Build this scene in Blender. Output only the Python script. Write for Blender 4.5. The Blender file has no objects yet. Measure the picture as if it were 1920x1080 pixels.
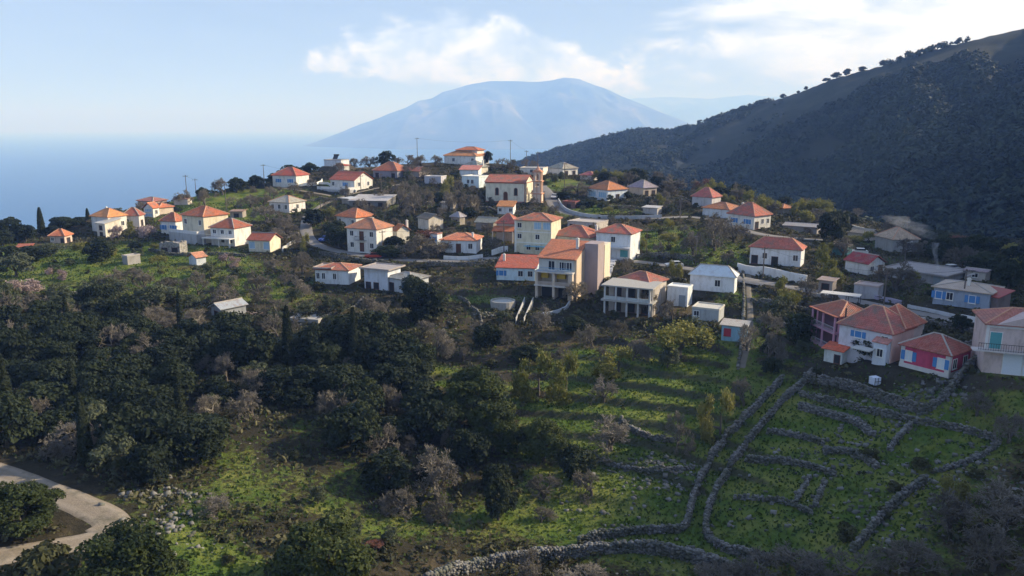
import bpy, math, random
import numpy as np
from math import radians, sin, cos, tan, atan2, hypot, pi
random.seed(7); rng = np.random.default_rng(7)
S = bpy.context.scene
COL = S.collection
# ---------------------------------------------------------------- camera
F, TH = 1423.0, radians(12.0)            # focal length in photo pixels, pitch below the horizon
CT, ST = cos(TH), sin(TH)
cd = bpy.data.cameras.new("camera"); cam = bpy.data.objects.new("camera", cd); COL.objects.link(cam)
cd.sensor_width = 36; cd.lens = 36*F/1920; cd.clip_start = 0.5; cd.clip_end = 200000
cam.location = (0, 0, 0); cam.rotation_euler = (radians(90)-TH, 0, 0); S.camera = cam
# ---------------------------------------------------------------- sun, sky, exposure
SUN_AZ, SUN_EL = radians(76), radians(26)
SKY_STRENGTH, SUN_STRENGTH, EXPOSURE = 0.073, 5.0, 0.68
S.view_settings.view_transform = 'Standard'; S.view_settings.look = 'None'
S.view_settings.gamma = 1; S.view_settings.exposure = EXPOSURE
S.cycles.use_denoising = True
S.cycles.max_bounces = 5; S.cycles.diffuse_bounces = 2; S.cycles.glossy_bounces = 2
S.cycles.transmission_bounces = 2; S.cycles.transparent_max_bounces = 6; S.cycles.volume_bounces = 2
S.cycles.use_adaptive_sampling = True; S.cycles.adaptive_threshold = 0.02
SD = (cos(SUN_EL)*sin(SUN_AZ), cos(SUN_EL)*cos(SUN_AZ), sin(SUN_EL))
ld = bpy.data.lights.new("sun", 'SUN'); ld.energy = SUN_STRENGTH; ld.angle = radians(0.5); ld.color = (1.0, 0.91, 0.79)
lo = bpy.data.objects.new("sun", ld); COL.objects.link(lo); lo.location = (300, 80, 200)
from mathutils import Vector, Matrix
lo.rotation_euler = Vector(SD).to_track_quat('Z', 'Y').to_euler()
W = bpy.data.worlds.new("World"); S.world = W; W.use_nodes = True
try: W.cycles.sampling_method = 'MANUAL'; W.cycles.sample_map_resolution = 512
except Exception: pass
nt = W.node_tree; nt.nodes.clear()
def N(t, typ, **kw):
    n = t.nodes.new(typ)
    for k, v in kw.items():
        if k.startswith('i_'): n.inputs[k[2:].replace('_', ' ')].default_value = v
        else: setattr(n, k, v)
    return n
def math_(t, op, a, b=None, c=None, clamp=False):
    n = t.nodes.new('ShaderNodeMath'); n.operation = op; n.use_clamp = clamp
    for i, x in enumerate((a, b, c)):
        if x is None: continue
        if isinstance(x, (int, float)): n.inputs[i].default_value = x
        else: t.links.new(x, n.inputs[i])
    return n.outputs[0]
def mixc(t, f, a, b, mode='MIX'):
    n = t.nodes.new('ShaderNodeMix'); n.data_type = 'RGBA'; n.blend_type = mode
    for s, x in ((n.inputs[0], f), (n.inputs[6], a), (n.inputs[7], b)):
        if isinstance(x, (int, float)): s.default_value = x
        elif isinstance(x, tuple): s.default_value = (*x[:3], 1)
        else: t.links.new(x, s)
    return n.outputs[2]
def ramp(t, fac, pts):
    n = t.nodes.new('ShaderNodeValToRGB'); e = n.color_ramp.elements
    while len(e) > 1: e.remove(e[0])
    for i, (p, c) in enumerate(pts):
        k = e[0] if i == 0 else e.new(p)
        k.position = p; k.color = (*c, 1) if len(c) == 3 else c
    t.links.new(fac, n.inputs[0]); return n.outputs[0]
sky = N(nt, 'ShaderNodeTexSky', sky_type='NISHITA', sun_disc=False, sun_elevation=SUN_EL, sun_rotation=SUN_AZ,
        altitude=300, air_density=1.0, dust_density=2.2, ozone_density=1.5)
# clouds: bodies fixed in compass direction and elevation, broken up by noise in the direction vector
tc = N(nt, 'ShaderNodeTexCoord'); sep = N(nt, 'ShaderNodeSeparateXYZ'); nt.links.new(tc.outputs['Generated'], sep.inputs[0])
az = math_(nt, 'ARCTAN2', sep.outputs[0], sep.outputs[1]); el = math_(nt, 'ARCSINE', sep.outputs[2])
def noise(t, vec, scale, detail=6, rough=.55, dist=0., dim='3D'):
    n = N(t, 'ShaderNodeTexNoise', noise_dimensions=dim); n.inputs['Scale'].default_value = scale
    n.inputs['Detail'].default_value = detail; n.inputs['Roughness'].default_value = rough; n.inputs['Distortion'].default_value = dist
    if vec is not None: t.links.new(vec, n.inputs['Vector'])
    return n.outputs['Fac']
mp = N(nt, 'ShaderNodeMapping'); mp.inputs['Scale'].default_value = (1, 1, 1.6); nt.links.new(tc.outputs['Generated'], mp.inputs[0])
n1 = noise(nt, mp.outputs[0], 17, 9, .6, .25); n2 = noise(nt, mp.outputs[0], 5.5, 5, .55)
mp2 = N(nt, 'ShaderNodeMapping'); mp2.inputs['Scale'].default_value = (1, 1, 3.6); nt.links.new(tc.outputs['Generated'], mp2.inputs[0])
n3 = noise(nt, mp2.outputs[0], 6, 6, .6, .3)
def px2ae(px, py):
    v = (py-540)/F; d = ((px-960)/F, CT - v*ST, -ST - v*CT); L = math.sqrt(sum(q*q for q in d))
    return atan2(d[0], d[1]), math.asin(d[2]/L)
def blob(px, py, rx, ry, rot=0):
    a0, e0 = px2ae(px, py)
    da = math_(nt, 'SUBTRACT', az, a0); de = math_(nt, 'SUBTRACT', el, e0)
    c, s = cos(rot), sin(rot)
    u = math_(nt, 'ADD', math_(nt, 'MULTIPLY', da, c*F/rx), math_(nt, 'MULTIPLY', de, -s*F/rx))
    w = math_(nt, 'ADD', math_(nt, 'MULTIPLY', da, s*F/ry), math_(nt, 'MULTIPLY', de, c*F/ry))
    q = math_(nt, 'ADD', math_(nt, 'MULTIPLY', u, u), math_(nt, 'MULTIPLY', w, w))
    return math_(nt, 'SUBTRACT', 1.0, q)
def mx(*a):
    r = a[0]
    for b in a[1:]: r = math_(nt, 'MAXIMUM', r, b)
    return r
body = mx(blob(770, 95, 130, 46), blob(845, 70, 62, 46), blob(925, 84, 88, 52), blob(1005, 112, 120, 46, .25), blob(1085, 135, 100, 34, .2), blob(880, 122, 260, 34), blob(980, 140, 200, 26))
body2 = mx(blob(1290, 100, 120, 42), blob(1400, 108, 125, 36), blob(1340, 128, 190, 24), blob(1500, 100, 90, 26))
veil = mx(blob(1700, 40, 380, 130), blob(1800, 90, 260, 80), blob(1540, 90, 150, 40), blob(2400, 60, 600, 160))
def mask(bd, k, lo_, hi_):
    x = math_(nt, 'ADD', math_(nt, 'MAXIMUM', bd, -1.5), math_(nt, 'MULTIPLY', math_(nt, 'SUBTRACT', n1, .5), k))
    n = N(nt, 'ShaderNodeMapRange', interpolation_type='SMOOTHSTEP'); nt.links.new(x, n.inputs[0])
    n.inputs[1].default_value = lo_; n.inputs[2].default_value = hi_; return n.outputs[0]
m1 = mask(body, 4.2, -.35, .8); m2 = mask(body2, 4.6, -.1, 1.5)
xv = math_(nt, 'ADD', math_(nt, 'MAXIMUM', veil, -1.5), math_(nt, 'MULTIPLY', math_(nt, 'SUBTRACT', n3, .5), 4.0))
nv = N(nt, 'ShaderNodeMapRange', interpolation_type='SMOOTHSTEP'); nt.links.new(xv, nv.inputs[0]); nv.inputs[1].default_value = -.3; nv.inputs[2].default_value = 1.2
shade = ramp(nt, math_(nt, 'ADD', math_(nt, 'MULTIPLY', n2, .55), math_(nt, 'MULTIPLY', n1, .45)), [(.42, (.50, .58, .76)), (.56, (.97, .97, 1.0))])
cloudc = N(nt, 'ShaderNodeVectorMath', operation='SCALE'); nt.links.new(shade, cloudc.inputs[0]); cloudc.inputs[3].default_value = CLOUD if 'CLOUD' in globals() else 13.5
# thin high cirrus veil lightens the whole sky a little
cir = math_(nt, 'MULTIPLY', ramp(nt, n3, [(.35, (0, 0, 0)), (.75, (1, 1, 1))]), .28)
base = mixc(nt, math_(nt, 'ADD', cir, .40), sky.outputs[0], (4.4, 5.6, 8.5))
c1 = mixc(nt, math_(nt, 'MULTIPLY', nv.outputs[0], .9), base, (12.5, 12.8, 13.2))
c2 = mixc(nt, math_(nt, 'MULTIPLY', m2, .85), c1, cloudc.outputs[0])
c3 = mixc(nt, math_(nt, 'MULTIPLY', m1, .95), c2, cloudc.outputs[0])
bg = N(nt, 'ShaderNodeBackground'); bg.inputs[1].default_value = SKY_STRENGTH; nt.links.new(c3, bg.inputs[0])
wo = N(nt, 'ShaderNodeOutputWorld'); nt.links.new(bg.outputs[0], wo.inputs[0])
# ---------------------------------------------------------------- helpers
def ray(px, py):
    v = (py-540)/F; return ((px-960)/F, CT - v*ST, -ST - v*CT)
def P(px, py, Y):
    d = ray(px, py); k = Y/d[1]; return (d[0]*k, Y, d[2]*k)
def proj(x, y, z):
    dep = y*CT - z*ST; return 960 + F*x/dep, 540 - F*(z*CT + y*ST)/dep
def props(o, label=None, cat=None, group=None, kind=None):
    if label: o['label'] = label
    if cat: o['category'] = cat
    if group: o['group'] = group
    if kind: o['kind'] = kind
    return o
def link(name, me, parent=None, **kw):
    o = bpy.data.objects.new(name, me); COL.objects.link(o)
    if parent: o.parent = parent
    return props(o, **kw)
def empty(name, loc, rz=0, **kw):
    o = bpy.data.objects.new(name, None); COL.objects.link(o); o.location = loc; o.rotation_euler = (0, 0, rz)
    o.empty_display_size = .3; return props(o, **kw)
def np_mesh(name, V, Q, mat, uv=None, smooth=False, attrs=None, tri=False):
    V = np.asarray(V, np.float32); Q = np.asarray(Q, np.int32); k = 3 if tri else 4
    me = bpy.data.meshes.new(name); me.vertices.add(len(V)); me.vertices.foreach_set('co', V.ravel())
    me.loops.add(Q.size); me.loops.foreach_set('vertex_index', Q.ravel())
    me.polygons.add(len(Q)); me.polygons.foreach_set('loop_start', np.arange(0, Q.size, k, dtype=np.int32))
    if smooth: me.polygons.foreach_set('use_smooth', np.ones(len(Q), bool))
    for an, (dom, dat) in (attrs or {}).items():
        dat = np.asarray(dat, np.float32)
        if dat.ndim == 1: a = me.attributes.new(an, 'FLOAT', dom); a.data.foreach_set('value', dat)
        else: a = me.attributes.new(an, 'FLOAT_COLOR', dom); a.data.foreach_set('color', np.c_[dat, np.ones(len(dat))].astype(np.float32).ravel())
    me.materials.append(mat); me.update(calc_edges=True); return me
class MB:
    """collects faces (with UVs in metres) into one mesh"""
    def __init__(s): s.v = []; s.f = []; s.uv = []; s.mi = []; s.m = 0
    def face(s, pts, uv=None):
        b = len(s.v); s.v += [tuple(p) for p in pts]; s.f.append(tuple(range(b, b+len(pts))))
        if uv is None:
            a = Vector(pts[0]); e1 = (Vector(pts[1])-a); e1.normalize(); n = e1.cross(Vector(pts[-1])-a); n.normalize(); e2 = n.cross(e1)
            uv = [((Vector(p)-a).dot(e1), (Vector(p)-a).dot(e2)) for p in pts]
        s.uv += uv; s.mi.append(s.m)
    def box(s, x0, y0, z0, x1, y1, z1, skip=''):
        c = [(x0,y0,z0),(x1,y0,z0),(x1,y1,z0),(x0,y1,z0),(x0,y0,z1),(x1,y0,z1),(x1,y1,z1),(x0,y1,z1)]
        for k, q in (('f',(0,1,5,4)),('r',(1,2,6,5)),('b',(2,3,7,6)),('l',(3,0,4,7)),('t',(4,5,6,7)),('d',(3,2,1,0))):
            if k not in skip: s.face([c[i] for i in q])
        return s
    def bar(s, p, q, r, r2=None, n=6):
        p, q = Vector(p), Vector(q); d = (q-p); L = d.length; d.normalize(); r2 = r if r2 is None else r2
        a = d.orthogonal().normalized(); b = d.cross(a)
        for i in range(n):
            t0, t1 = 2*pi*i/n, 2*pi*(i+1)/n
            u0 = a*cos(t0)+b*sin(t0); u1 = a*cos(t1)+b*sin(t1)
            s.face([p+u0*r, p+u1*r, q+u1*r2, q+u0*r2])
        s.face([q+(a*cos(2*pi*i/n)+b*sin(2*pi*i/n))*r2 for i in range(n)])
        return s
    def prism(s, poly, z0, z1):
        n = len(poly)
        for i in range(n):
            a, b = poly[i], poly[(i+1) % n]; s.face([(a[0],a[1],z0),(b[0],b[1],z0),(b[0],b[1],z1),(a[0],a[1],z1)])
        s.face([(p[0],p[1],z1) for p in poly]); s.face([(p[0],p[1],z0) for p in reversed(poly)]); return s
    def build(s, name, mat, parent=None, smooth=False, **kw):
        me = bpy.data.meshes.new(name); me.from_pydata(s.v, [], s.f)
        ul = me.uv_layers.new(name='uv'); ul.data.foreach_set('uv', np.array(s.uv, np.float32).ravel())
        for m in (mat if isinstance(mat, (list, tuple)) else [mat]): me.materials.append(m)
        if any(s.mi): me.polygons.foreach_set('material_index', s.mi)
        me.update(); return link(name, me, parent, **kw)
# ---------------------------------------------------------------- materials
MATS = {}
def newmat(name):
    m = bpy.data.materials.new(name); m.use_nodes = True; t = m.node_tree; b = t.nodes['Principled BSDF']
    b.inputs['Specular IOR Level'].default_value = .25; b.inputs['Roughness'].default_value = .85
    return m, t, b
def wallmat(rgb, dirt=.35, name='painted_wall'):
    key = (name, rgb, dirt)
    if key in MATS: return MATS[key]
    m, t, b = newmat(name); g = N(t, 'ShaderNodeTexCoord')
    mpw = N(t, 'ShaderNodeMapping'); mpw.inputs['Scale'].default_value = (1, 1, .35); t.links.new(g.outputs['Object'], mpw.inputs[0])
    f = noise(t, mpw.outputs[0], 1.1, 7, .68); f2 = noise(t, g.outputs['Object'], 7, 4, .6)
    dark = tuple(c*.52*k for c, k in zip(rgb, (1, .97, .9)))
    c = mixc(t, math_(t, 'MULTIPLY', ramp(t, f, [(.47, (0,0,0)), (.72, (1,1,1))]), dirt*1.5), rgb, dark)
    c = mixc(t, .18, c, ramp(t, f2, [(.3, tuple(x*.6 for x in rgb)), (.7, rgb)]))
    t.links.new(c, b.inputs['Base Color'])
    bp = N(t, 'ShaderNodeBump'); bp.inputs['Strength'].default_value = .25; bp.inputs['Distance'].default_value = .03
    t.links.new(f2, bp.inputs['Height']); t.links.new(bp.outputs[0], b.inputs['Normal'])
    MATS[key] = m; return m
def tilemat(rgb, name='clay_tiles', old=.35, pitch=.30):
    key = (name, rgb, old)
    if key in MATS: return MATS[key]
    m, t, b = newmat(name); u = N(t, 'ShaderNodeUVMap', uv_map='uv'); sp = N(t, 'ShaderNodeSeparateXYZ'); t.links.new(u.outputs[0], sp.inputs[0])
    col = math_(t, 'PINGPONG', sp.outputs[0], pitch/2); col = math_(t, 'DIVIDE', col, pitch/2)
    row = math_(t, 'FRACT', math_(t, 'DIVIDE', sp.outputs[1], .36))
    cell = N(t, 'ShaderNodeTexWhiteNoise', noise_dimensions='2D'); cb = N(t, 'ShaderNodeCombineXYZ')
    t.links.new(math_(t, 'FLOOR', math_(t, 'DIVIDE', sp.outputs[0], pitch)), cb.inputs[0]); t.links.new(math_(t, 'FLOOR', math_(t, 'DIVIDE', sp.outputs[1], .36)), cb.inputs[1]); t.links.new(cb.outputs[0], cell.inputs[0])
    g = N(t, 'ShaderNodeTexCoord'); f = noise(t, g.outputs['Object'], .55, 6, .7)
    a = tuple(c*.62 for c in rgb); c_ = tuple(min(1, c*1.3+.02) for c in rgb)
    c = mixc(t, cell.outputs[0], a, c_); c = mixc(t, .45, rgb, c)
    c = mixc(t, math_(t, 'MULTIPLY', ramp(t, f, [(.45, (0,0,0)), (.7, (1,1,1))]), old*1.6), c, (.20, .17, .145))
    gap = math_(t, 'MULTIPLY', math_(t, 'LESS_THAN', row, .16), .42)
    c = mixc(t, gap, c, tuple(x*.3 for x in rgb)); t.links.new(c, b.inputs['Base Color'])
    bp = N(t, 'ShaderNodeBump'); bp.inputs['Strength'].default_value = .9; bp.inputs['Distance'].default_value = .08
    t.links.new(math_(t, 'ADD', col, math_(t, 'MULTIPLY', row, .3)), bp.inputs['Height']); t.links.new(bp.outputs[0], b.inputs['Normal'])
    MATS[key] = m; return m
def plain(name, rgb, rough=.8, metal=0, var=.25, scale=3):
    key = (name, rgb)
    if key in MATS: return MATS[key]
    m, t, b = newmat(name); g = N(t, 'ShaderNodeTexCoord'); f = noise(t, g.outputs['Object'], scale, 5, .65)
    t.links.new(mixc(t, f, tuple(c*(1-var) for c in rgb), tuple(min(1, c*(1+var)) for c in rgb)), b.inputs['Base Color'])
    b.inputs['Roughness'].default_value = rough; b.inputs['Metallic'].default_value = metal
    MATS[key] = m; return m
def sheetmat(rgb, name='corrugated_sheet', rust=.3, pitch=.25):
    key = (name, rgb, rust)
    if key in MATS: return MATS[key]
    m, t, b = newmat(name); u = N(t, 'ShaderNodeUVMap', uv_map='uv'); sp = N(t, 'ShaderNodeSeparateXYZ'); t.links.new(u.outputs[0], sp.inputs[0])
    w = math_(t, 'SINE', math_(t, 'MULTIPLY', sp.outputs[0], 2*pi/pitch)); g = N(t, 'ShaderNodeTexCoord'); f = noise(t, g.outputs['Object'], .8, 7, .7)
    c = mixc(t, math_(t, 'MULTIPLY', ramp(t, f, [(.5, (0,0,0)), (.62, (1,1,1))]), rust*2, clamp=True), rgb, (.24, .12, .08))
    c = mixc(t, math_(t, 'MULTIPLY', math_(t, 'ADD', w, 1), .16), c, tuple(x*.45 for x in rgb))
    t.links.new(c, b.inputs['Base Color']); b.inputs['Roughness'].default_value = .5
    bp = N(t, 'ShaderNodeBump'); bp.inputs['Strength'].default_value = .6; bp.inputs['Distance'].default_value = .04; t.links.new(w, bp.inputs['Height']); t.links.new(bp.outputs[0], b.inputs['Normal'])
    MATS[key] = m; return m
def stonemat(rgb=(.30, .29, .275), name='rubble_stone', scale=2.6):
    key = (name, rgb, scale)
    if key in MATS: return MATS[key]
    m, t, b = newmat(name); g = N(t, 'ShaderNodeTexCoord')
    v = N(t, 'ShaderNodeTexVoronoi', feature='F1'); v.inputs['Scale'].default_value = scale; t.links.new(g.outputs['Object'], v.inputs['Vector'])
    sc = N(t, 'ShaderNodeSeparateColor'); t.links.new(v.outputs['Color'], sc.inputs[0])
    f = noise(t, g.outputs['Object'], 1.2, 6, .7)
    c = mixc(t, sc.outputs[0], tuple(x*.6 for x in rgb), tuple(min(1, x*1.4) for x in rgb))
    c = mixc(t, ramp(t, f, [(.45, (0,0,0)), (.75, (.7,.7,.7))]), c, (.10, .105, .075))
    t.links.new(c, b.inputs['Base Color']); bp = N(t, 'ShaderNodeBump', invert=True); bp.inputs['Strength'].default_value = .8; bp.inputs['Distance'].default_value = .12
    t.links.new(v.outputs['Distance'], bp.inputs['Height']); t.links.new(bp.outputs[0], b.inputs['Normal'])
    MATS[key] = m; return m
GLASS = plain('window_glass', (.035, .04, .055), .12, 0, .1)
WHITE = wallmat((.70, .69, .67), .3); FRAME = plain('white_frame', (.72, .72, .70), .6, 0, .08)
# ---------------------------------------------------------------- terrain height function
CP = [(960,1080,69),(960,1000,77),(960,900,88),(960,800,101),(960,700,116),(960,600,138),(960,550,153),(960,480,180),(960,400,222),(960,380,238),(960,340,272),(900,308,303),
 (300,1080,58),(300,1000,66),(300,900,78),(300,800,92),(300,700,112),(300,600,136),(300,550,152),(300,480,185),(300,440,208),(300,405,232),(330,380,248),
 (600,1080,63),(600,900,83),(600,800,97),(600,700,114),(600,600,138),(600,530,164),(600,480,185),(600,430,214),(600,380,246),(600,350,268),(620,320,292),
 (20,1080,57),(20,900,76),(20,800,90),(20,700,110),(20,600,134),(20,520,164),(40,470,192),(20,440,208),(150,450,204),(130,480,188),(200,410,228),
 (1200,1080,69),(1200,900,88),(1200,800,101),(1200,700,114),(1200,620,133),(1200,560,149),(1200,500,172),(1200,440,200),(1200,390,232),(1200,350,270),(1130,338,284),(1050,328,294),
 (1400,1060,69),(1400,900,86),(1400,800,98),(1400,700,111),(1400,620,127),(1400,560,144),(1400,510,165),(1400,430,202),(1400,385,238),(1350,372,262),
 (1600,1060,65),(1600,900,82),(1600,800,93),(1600,720,103),(1590,670,110),(1600,560,138),(1600,500,168),(1600,450,205),(1580,412,240),(1750,700,100),(1750,600,120),(1750,540,146),(1750,480,185),(1750,448,225),
 (1900,1060,61),(1900,900,76),(1900,800,86),(1900,690,95),(1900,600,112),(1900,540,140),(1900,480,200),
 (2250,1000,62),(2250,800,82),(2250,650,98),(2250,540,130),(2250,480,185),(-350,1000,64),(-350,800,88),(-350,600,130),(-350,500,170),(-350,460,195),(700,312,298),(480,350,270),(1250,357,268),(1450,393,250)]
_c = np.array([P(*c) for c in CP]); _X = _c[:, :2]/100; _n = len(_X)
def _U(r2): return np.where(r2 > 1e-12, .5*r2*np.log(np.maximum(r2, 1e-12)), 0)
_K = _U(((_X[:, None]-_X[None])**2).sum(-1)) + np.eye(_n)*.02; _Pm = np.c_[np.ones(_n), _X]
_w = np.linalg.solve(np.block([[_K, _Pm], [_Pm.T, np.zeros((3, 3))]]), np.r_[_c[:, 2], 0, 0, 0])
def tps(x, y):
    x = np.asarray(x, float)/100; y = np.asarray(y, float)/100; sh = x.shape; X = np.c_[x.ravel(), y.ravel()]; out = np.empty(len(X))
    for i in range(0, len(X), 20000):
        q = X[i:i+20000]; out[i:i+20000] = _U(((q[:, None]-_X[None])**2).sum(-1)) @ _w[:-3] + _w[-3] + q @ _w[-2:]
    return out.reshape(sh)
def _hash(i, j, s): 
    n = (i*374761393 + j*668265263 + s*1442695041) & 0x7fffffff; n = ((n ^ (n >> 13))*1274126177) & 0x7fffffff
    return ((n ^ (n >> 16)) & 0xffff)/65535.0
def vn(x, y, s=0):
    i = np.floor(x).astype(np.int64); j = np.floor(y).astype(np.int64); u = x-i; v = y-j; u = u*u*(3-2*u); v = v*v*(3-2*v)
    return (_hash(i,j,s)*(1-u)+_hash(i+1,j,s)*u)*(1-v) + (_hash(i,j+1,s)*(1-u)+_hash(i+1,j+1,s)*u)*v
def fbm(x, y, o=4, s=0):
    r = 0; a = .5
    for k in range(o): r = r + a*(vn(x, y, s+k)*2-1); x = x*2.03+7.1; y = y*2.03+3.7; a *= .5
    return r
def sst(a, b, x): t = np.clip((x-a)/(b-a), 0, 1); return t*t*(3-2*t)
RID = [(-600,470,185),(-350,462,195),(0,442,208),(100,432,216),(200,405,232),(300,388,246),(400,362,262),(500,347,274),(600,322,292),(700,312,300),(850,305,306),(950,307,305),(1050,325,296),(1150,336,288),(1250,355,274),(1350,373,265),(1450,391,256),(1550,410,246),(1650,430,240),(1750,446,236),(1850,466,226),(1950,482,220),(2400,500,215)]
_r = np.array([P(*c) for c in RID]); R_PHI = np.arctan2(_r[:, 0], _r[:, 1]); R_R = np.hypot(_r[:, 0], _r[:, 1])
CREST = [(700,420,1350),(900,335,1350),(1000,293,1300),(1050,279,1290),(1100,266,1250),(1180,246,1150),(1225,243,1100),(1262,247,1050),(1300,238,1000),(1340,222,980),(1400,203,950),(1450,187,915),(1500,172,880),(1550,152,850),(1600,138,820),(1700,106,770),(1800,80,730),(1920,52,700)]
_m = np.array([P(*c) for c in CREST]); C_PHI = list(np.arctan2(_m[:, 0], _m[:, 1])); C_R = list(np.hypot(_m[:, 0], _m[:, 1])); C_Z = list(_m[:, 2])
for d, r, z in ((48, 672, 140), (57.0, 602, 166), (58.6, 596, 182), (64.3, 535, 186), (67.7, 500, 186), (90, 470, 205), (115, 470, 220)): C_PHI.append(radians(d)); C_R.append(r); C_Z.append(z)  # unseen crest right of the view, heights shaped to shade the right slope
def terraces(x, y, h):
    st = 1.05; q = (h + .8*fbm(x/30, y/30, 2, 5) + 40)/st; fr = q-np.floor(q)
    return (np.floor(q) + sst(.74, .93, fr) - q)*st
PADS = []     # (x, y, half-length, half-depth, angle, z, falloff)
LINES = []    # (points Nx3, halfwidth, falloff)
def near_base(x, y):
    R = np.hypot(x, y); phi = np.arctan2(x, y); rr = np.interp(phi, R_PHI, R_R)
    k = np.minimum(1, rr/np.maximum(R, 1e-6)); d = np.maximum(0, R-rr)
    h = tps(x*k, y*k); return h - .5*d*d/(d+25), d
def base_h(x, y):
    x = np.asarray(x, float); y = np.asarray(y, float)
    h, d = near_base(x, y); inn = 1-sst(0, 30, d)
    h = h + fbm(x/30, y/30, 3, 1)*.9*inn + .16*fbm(x/3.5, y/3.5, 3, 9)
    tm = (sst(80, 88, y)*sst(-5, 5, x)+sst(98, 106, y)*(1-sst(-5, 5, x)))*(1-sst(165, 185, y))*(1-sst(27, 38, x)*(1-sst(105, 118, y)))*(1-sst(55, 70, x)) + .6*sst(180, 195, y)*inn*(1-sst(-60, -30, x)) + .55*(1-sst(78, 90, y))*0
    h = h + terraces(x, y, h)*np.clip(tm, 0, 1)*inn
    R = np.hypot(x, y); phi = np.arctan2(x, y); rc = np.interp(phi, C_PHI, C_R); zc = np.interp(phi, C_PHI, C_Z)
    zf = -105 + 35*sst(radians(10), radians(35), phi); rf = 335 - 120*sst(radians(40), radians(80), phi); t = (R-rf)/(rc-rf)
    hm = zf + (zc-zf)*np.where(t > 0, np.power(np.clip(t, 0, 1), .92), t*.3) - np.maximum(0, R-rc)*.30
    g = fbm(phi*16+R/900, R/260, 4, 20); hm = hm + g*26*sst(.0, .35, t)*(1-sst(.62, 1.0, t)) + 2.5*fbm(x/22, y/22, 3, 31)*sst(0, .3, t)
    hm = np.where(phi < radians(-8), -400, hm)
    far = sst(15, 60, d); h2 = np.maximum(h, hm); return h*(1-far) + h2*far
def flatten(x, y, h):
    for (cx, cy, a, b, ang, z, fo) in PADS:
        sel = (np.abs(x-cx) < a+b+fo+2) & (np.abs(y-cy) < a+b+fo+2)
        if not sel.any(): continue
        dx = x[sel]-cx; dy = y[sel]-cy; c, s = cos(-ang), sin(-ang); u = np.abs(dx*c-dy*s)-a; v = np.abs(dx*s+dy*c)-b
        d = np.hypot(np.maximum(u, 0), np.maximum(v, 0)); w = 1-sst(0, fo, d); h[sel] = h[sel]*(1-w) + z*w
    for (pts, hw, fo) in LINES:
        lo_ = pts.min(0)-hw-fo; hi_ = pts.max(0)+hw+fo
        sel = np.where((x > lo_[0]) & (x < hi_[0]) & (y > lo_[1]) & (y < hi_[1]))[0]
        if not len(sel): continue
        bd = np.full(len(sel), 1e9); bz = np.zeros(len(sel)); X = x[sel]; Y = y[sel]
        for p, q in zip(pts[:-1], pts[1:]):
            e = q-p; L = (e[:2]**2).sum()+1e-9; t = np.clip(((X-p[0])*e[0]+(Y-p[1])*e[1])/L, 0, 1)
            d = np.hypot(X-p[0]-t*e[0], Y-p[1]-t*e[1]); m = d < bd; bd[m] = d[m]; bz[m] = (p[2]+t*e[2])[m]
        w = 1-sst(hw, hw+fo, bd); h[sel] = h[sel]*(1-w) + (bz-.06)*w
    return h
def height(x, y):
    x = np.atleast_1d(np.asarray(x, float)).copy(); y = np.atleast_1d(np.asarray(y, float)).copy(); sh = x.shape; x = x.ravel(); y = y.ravel()
    return flatten(x, y, base_h(x, y)).reshape(sh)
_YS = np.geomspace(44, 1500, 1100)
def ground(px, py, fn=None, maxY=1500):
    """first hit of the pixel ray with the terrain"""
    d = ray(px, py); ys = _YS[_YS < maxY]; xs = d[0]/d[1]*ys; zs = d[2]/d[1]*ys
    h = (fn or base_h)(xs, ys); hit = np.where(zs < h)[0]
    if not len(hit): return None
    i = hit[0]
    if i == 0: return Vector((xs[0], ys[0], h[0]))
    t = (zs[i-1]-h[i-1])/((zs[i-1]-h[i-1])-(zs[i]-h[i])); y = ys[i-1]+t*(ys[i]-ys[i-1])
    return Vector((d[0]/d[1]*y, y, d[2]/d[1]*y))
# ---------------------------------------------------------------- the village: every building is measured as corner, widths, eave and ridge
O_, R_, RB, GR, PK, OB = (.56,.175,.075), (.42,.12,.075), (.30,.10,.075), (.34,.31,.28), (.50,.13,.12), (.60,.24,.09)
WH, CR, BE, GY, BL, PI_, ST_ = (.70,.69,.67), (.66,.60,.47), (.62,.51,.40), (.46,.45,.43), (.62,.72,.80), (.72,.47,.47), (.34,.31,.27)
HS = []
def H(name, label, lm, c, l, r, e, ry, rot=20, roof='hip', rc=O_, wc=WH, f=(), s=(), ch=(), cat='house', oh=.38, mat='tile', group=None, D=None, dirt=.55, extra=None, rise=None, Y=None):
    HS.append(dict(name=name, label=label, lm=lm, c=c, l=l, r=r, e=e, ry=ry, rot=rot, roof=roof, rc=rc, wc=wc, f=f, s=s, ch=ch, cat=cat, oh=oh, mat=mat, group=group, D=D, dirt=dirt, extra=extra, Y=Y))
# far left of the ridge
H('shed','small red brick shed with a sloping red roof at the far left edge','the red brick shed',(58,482),33,64,465,459,25,'shed',R_,(.32,.13,.09),['d'],(),cat='shed')
H('house','low house with an orange hip roof, one dark porch, left of the large white houses','the low orange roofed house',(122,456),95,136,443,430,25,'hip',O_,(.6,.48,.42),['w.D'],['D'])
H('house','white house with a bright orange hip roof behind the cream block','the bright orange roof',(205,436),174,240,408,391,38,'hip',OB,WH,['w'],['ww'],ch=[(.4,.5,1.2)])
H('house','sunlit cream two storey block with pale sloping roof and red posts','the cream block with red posts',(199,445),183,229,420,410,35,'shed',(.62,.60,.56),(.76,.70,.60),['D','D'],['.w','..'],mat='sheet')
H('house','long grey white house with a red hip roof right of the cream block','the long grey white house',(262,426),232,272,405,387,15,'hip',R_,(.60,.58,.58),['w.'],['D'])
H('house','white house with a blue glazed front and a small orange gable roof','the blue glazed house',(288,408),271,300,391,380,30,'gy',O_,WH,['x','x'],['w'])
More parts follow.
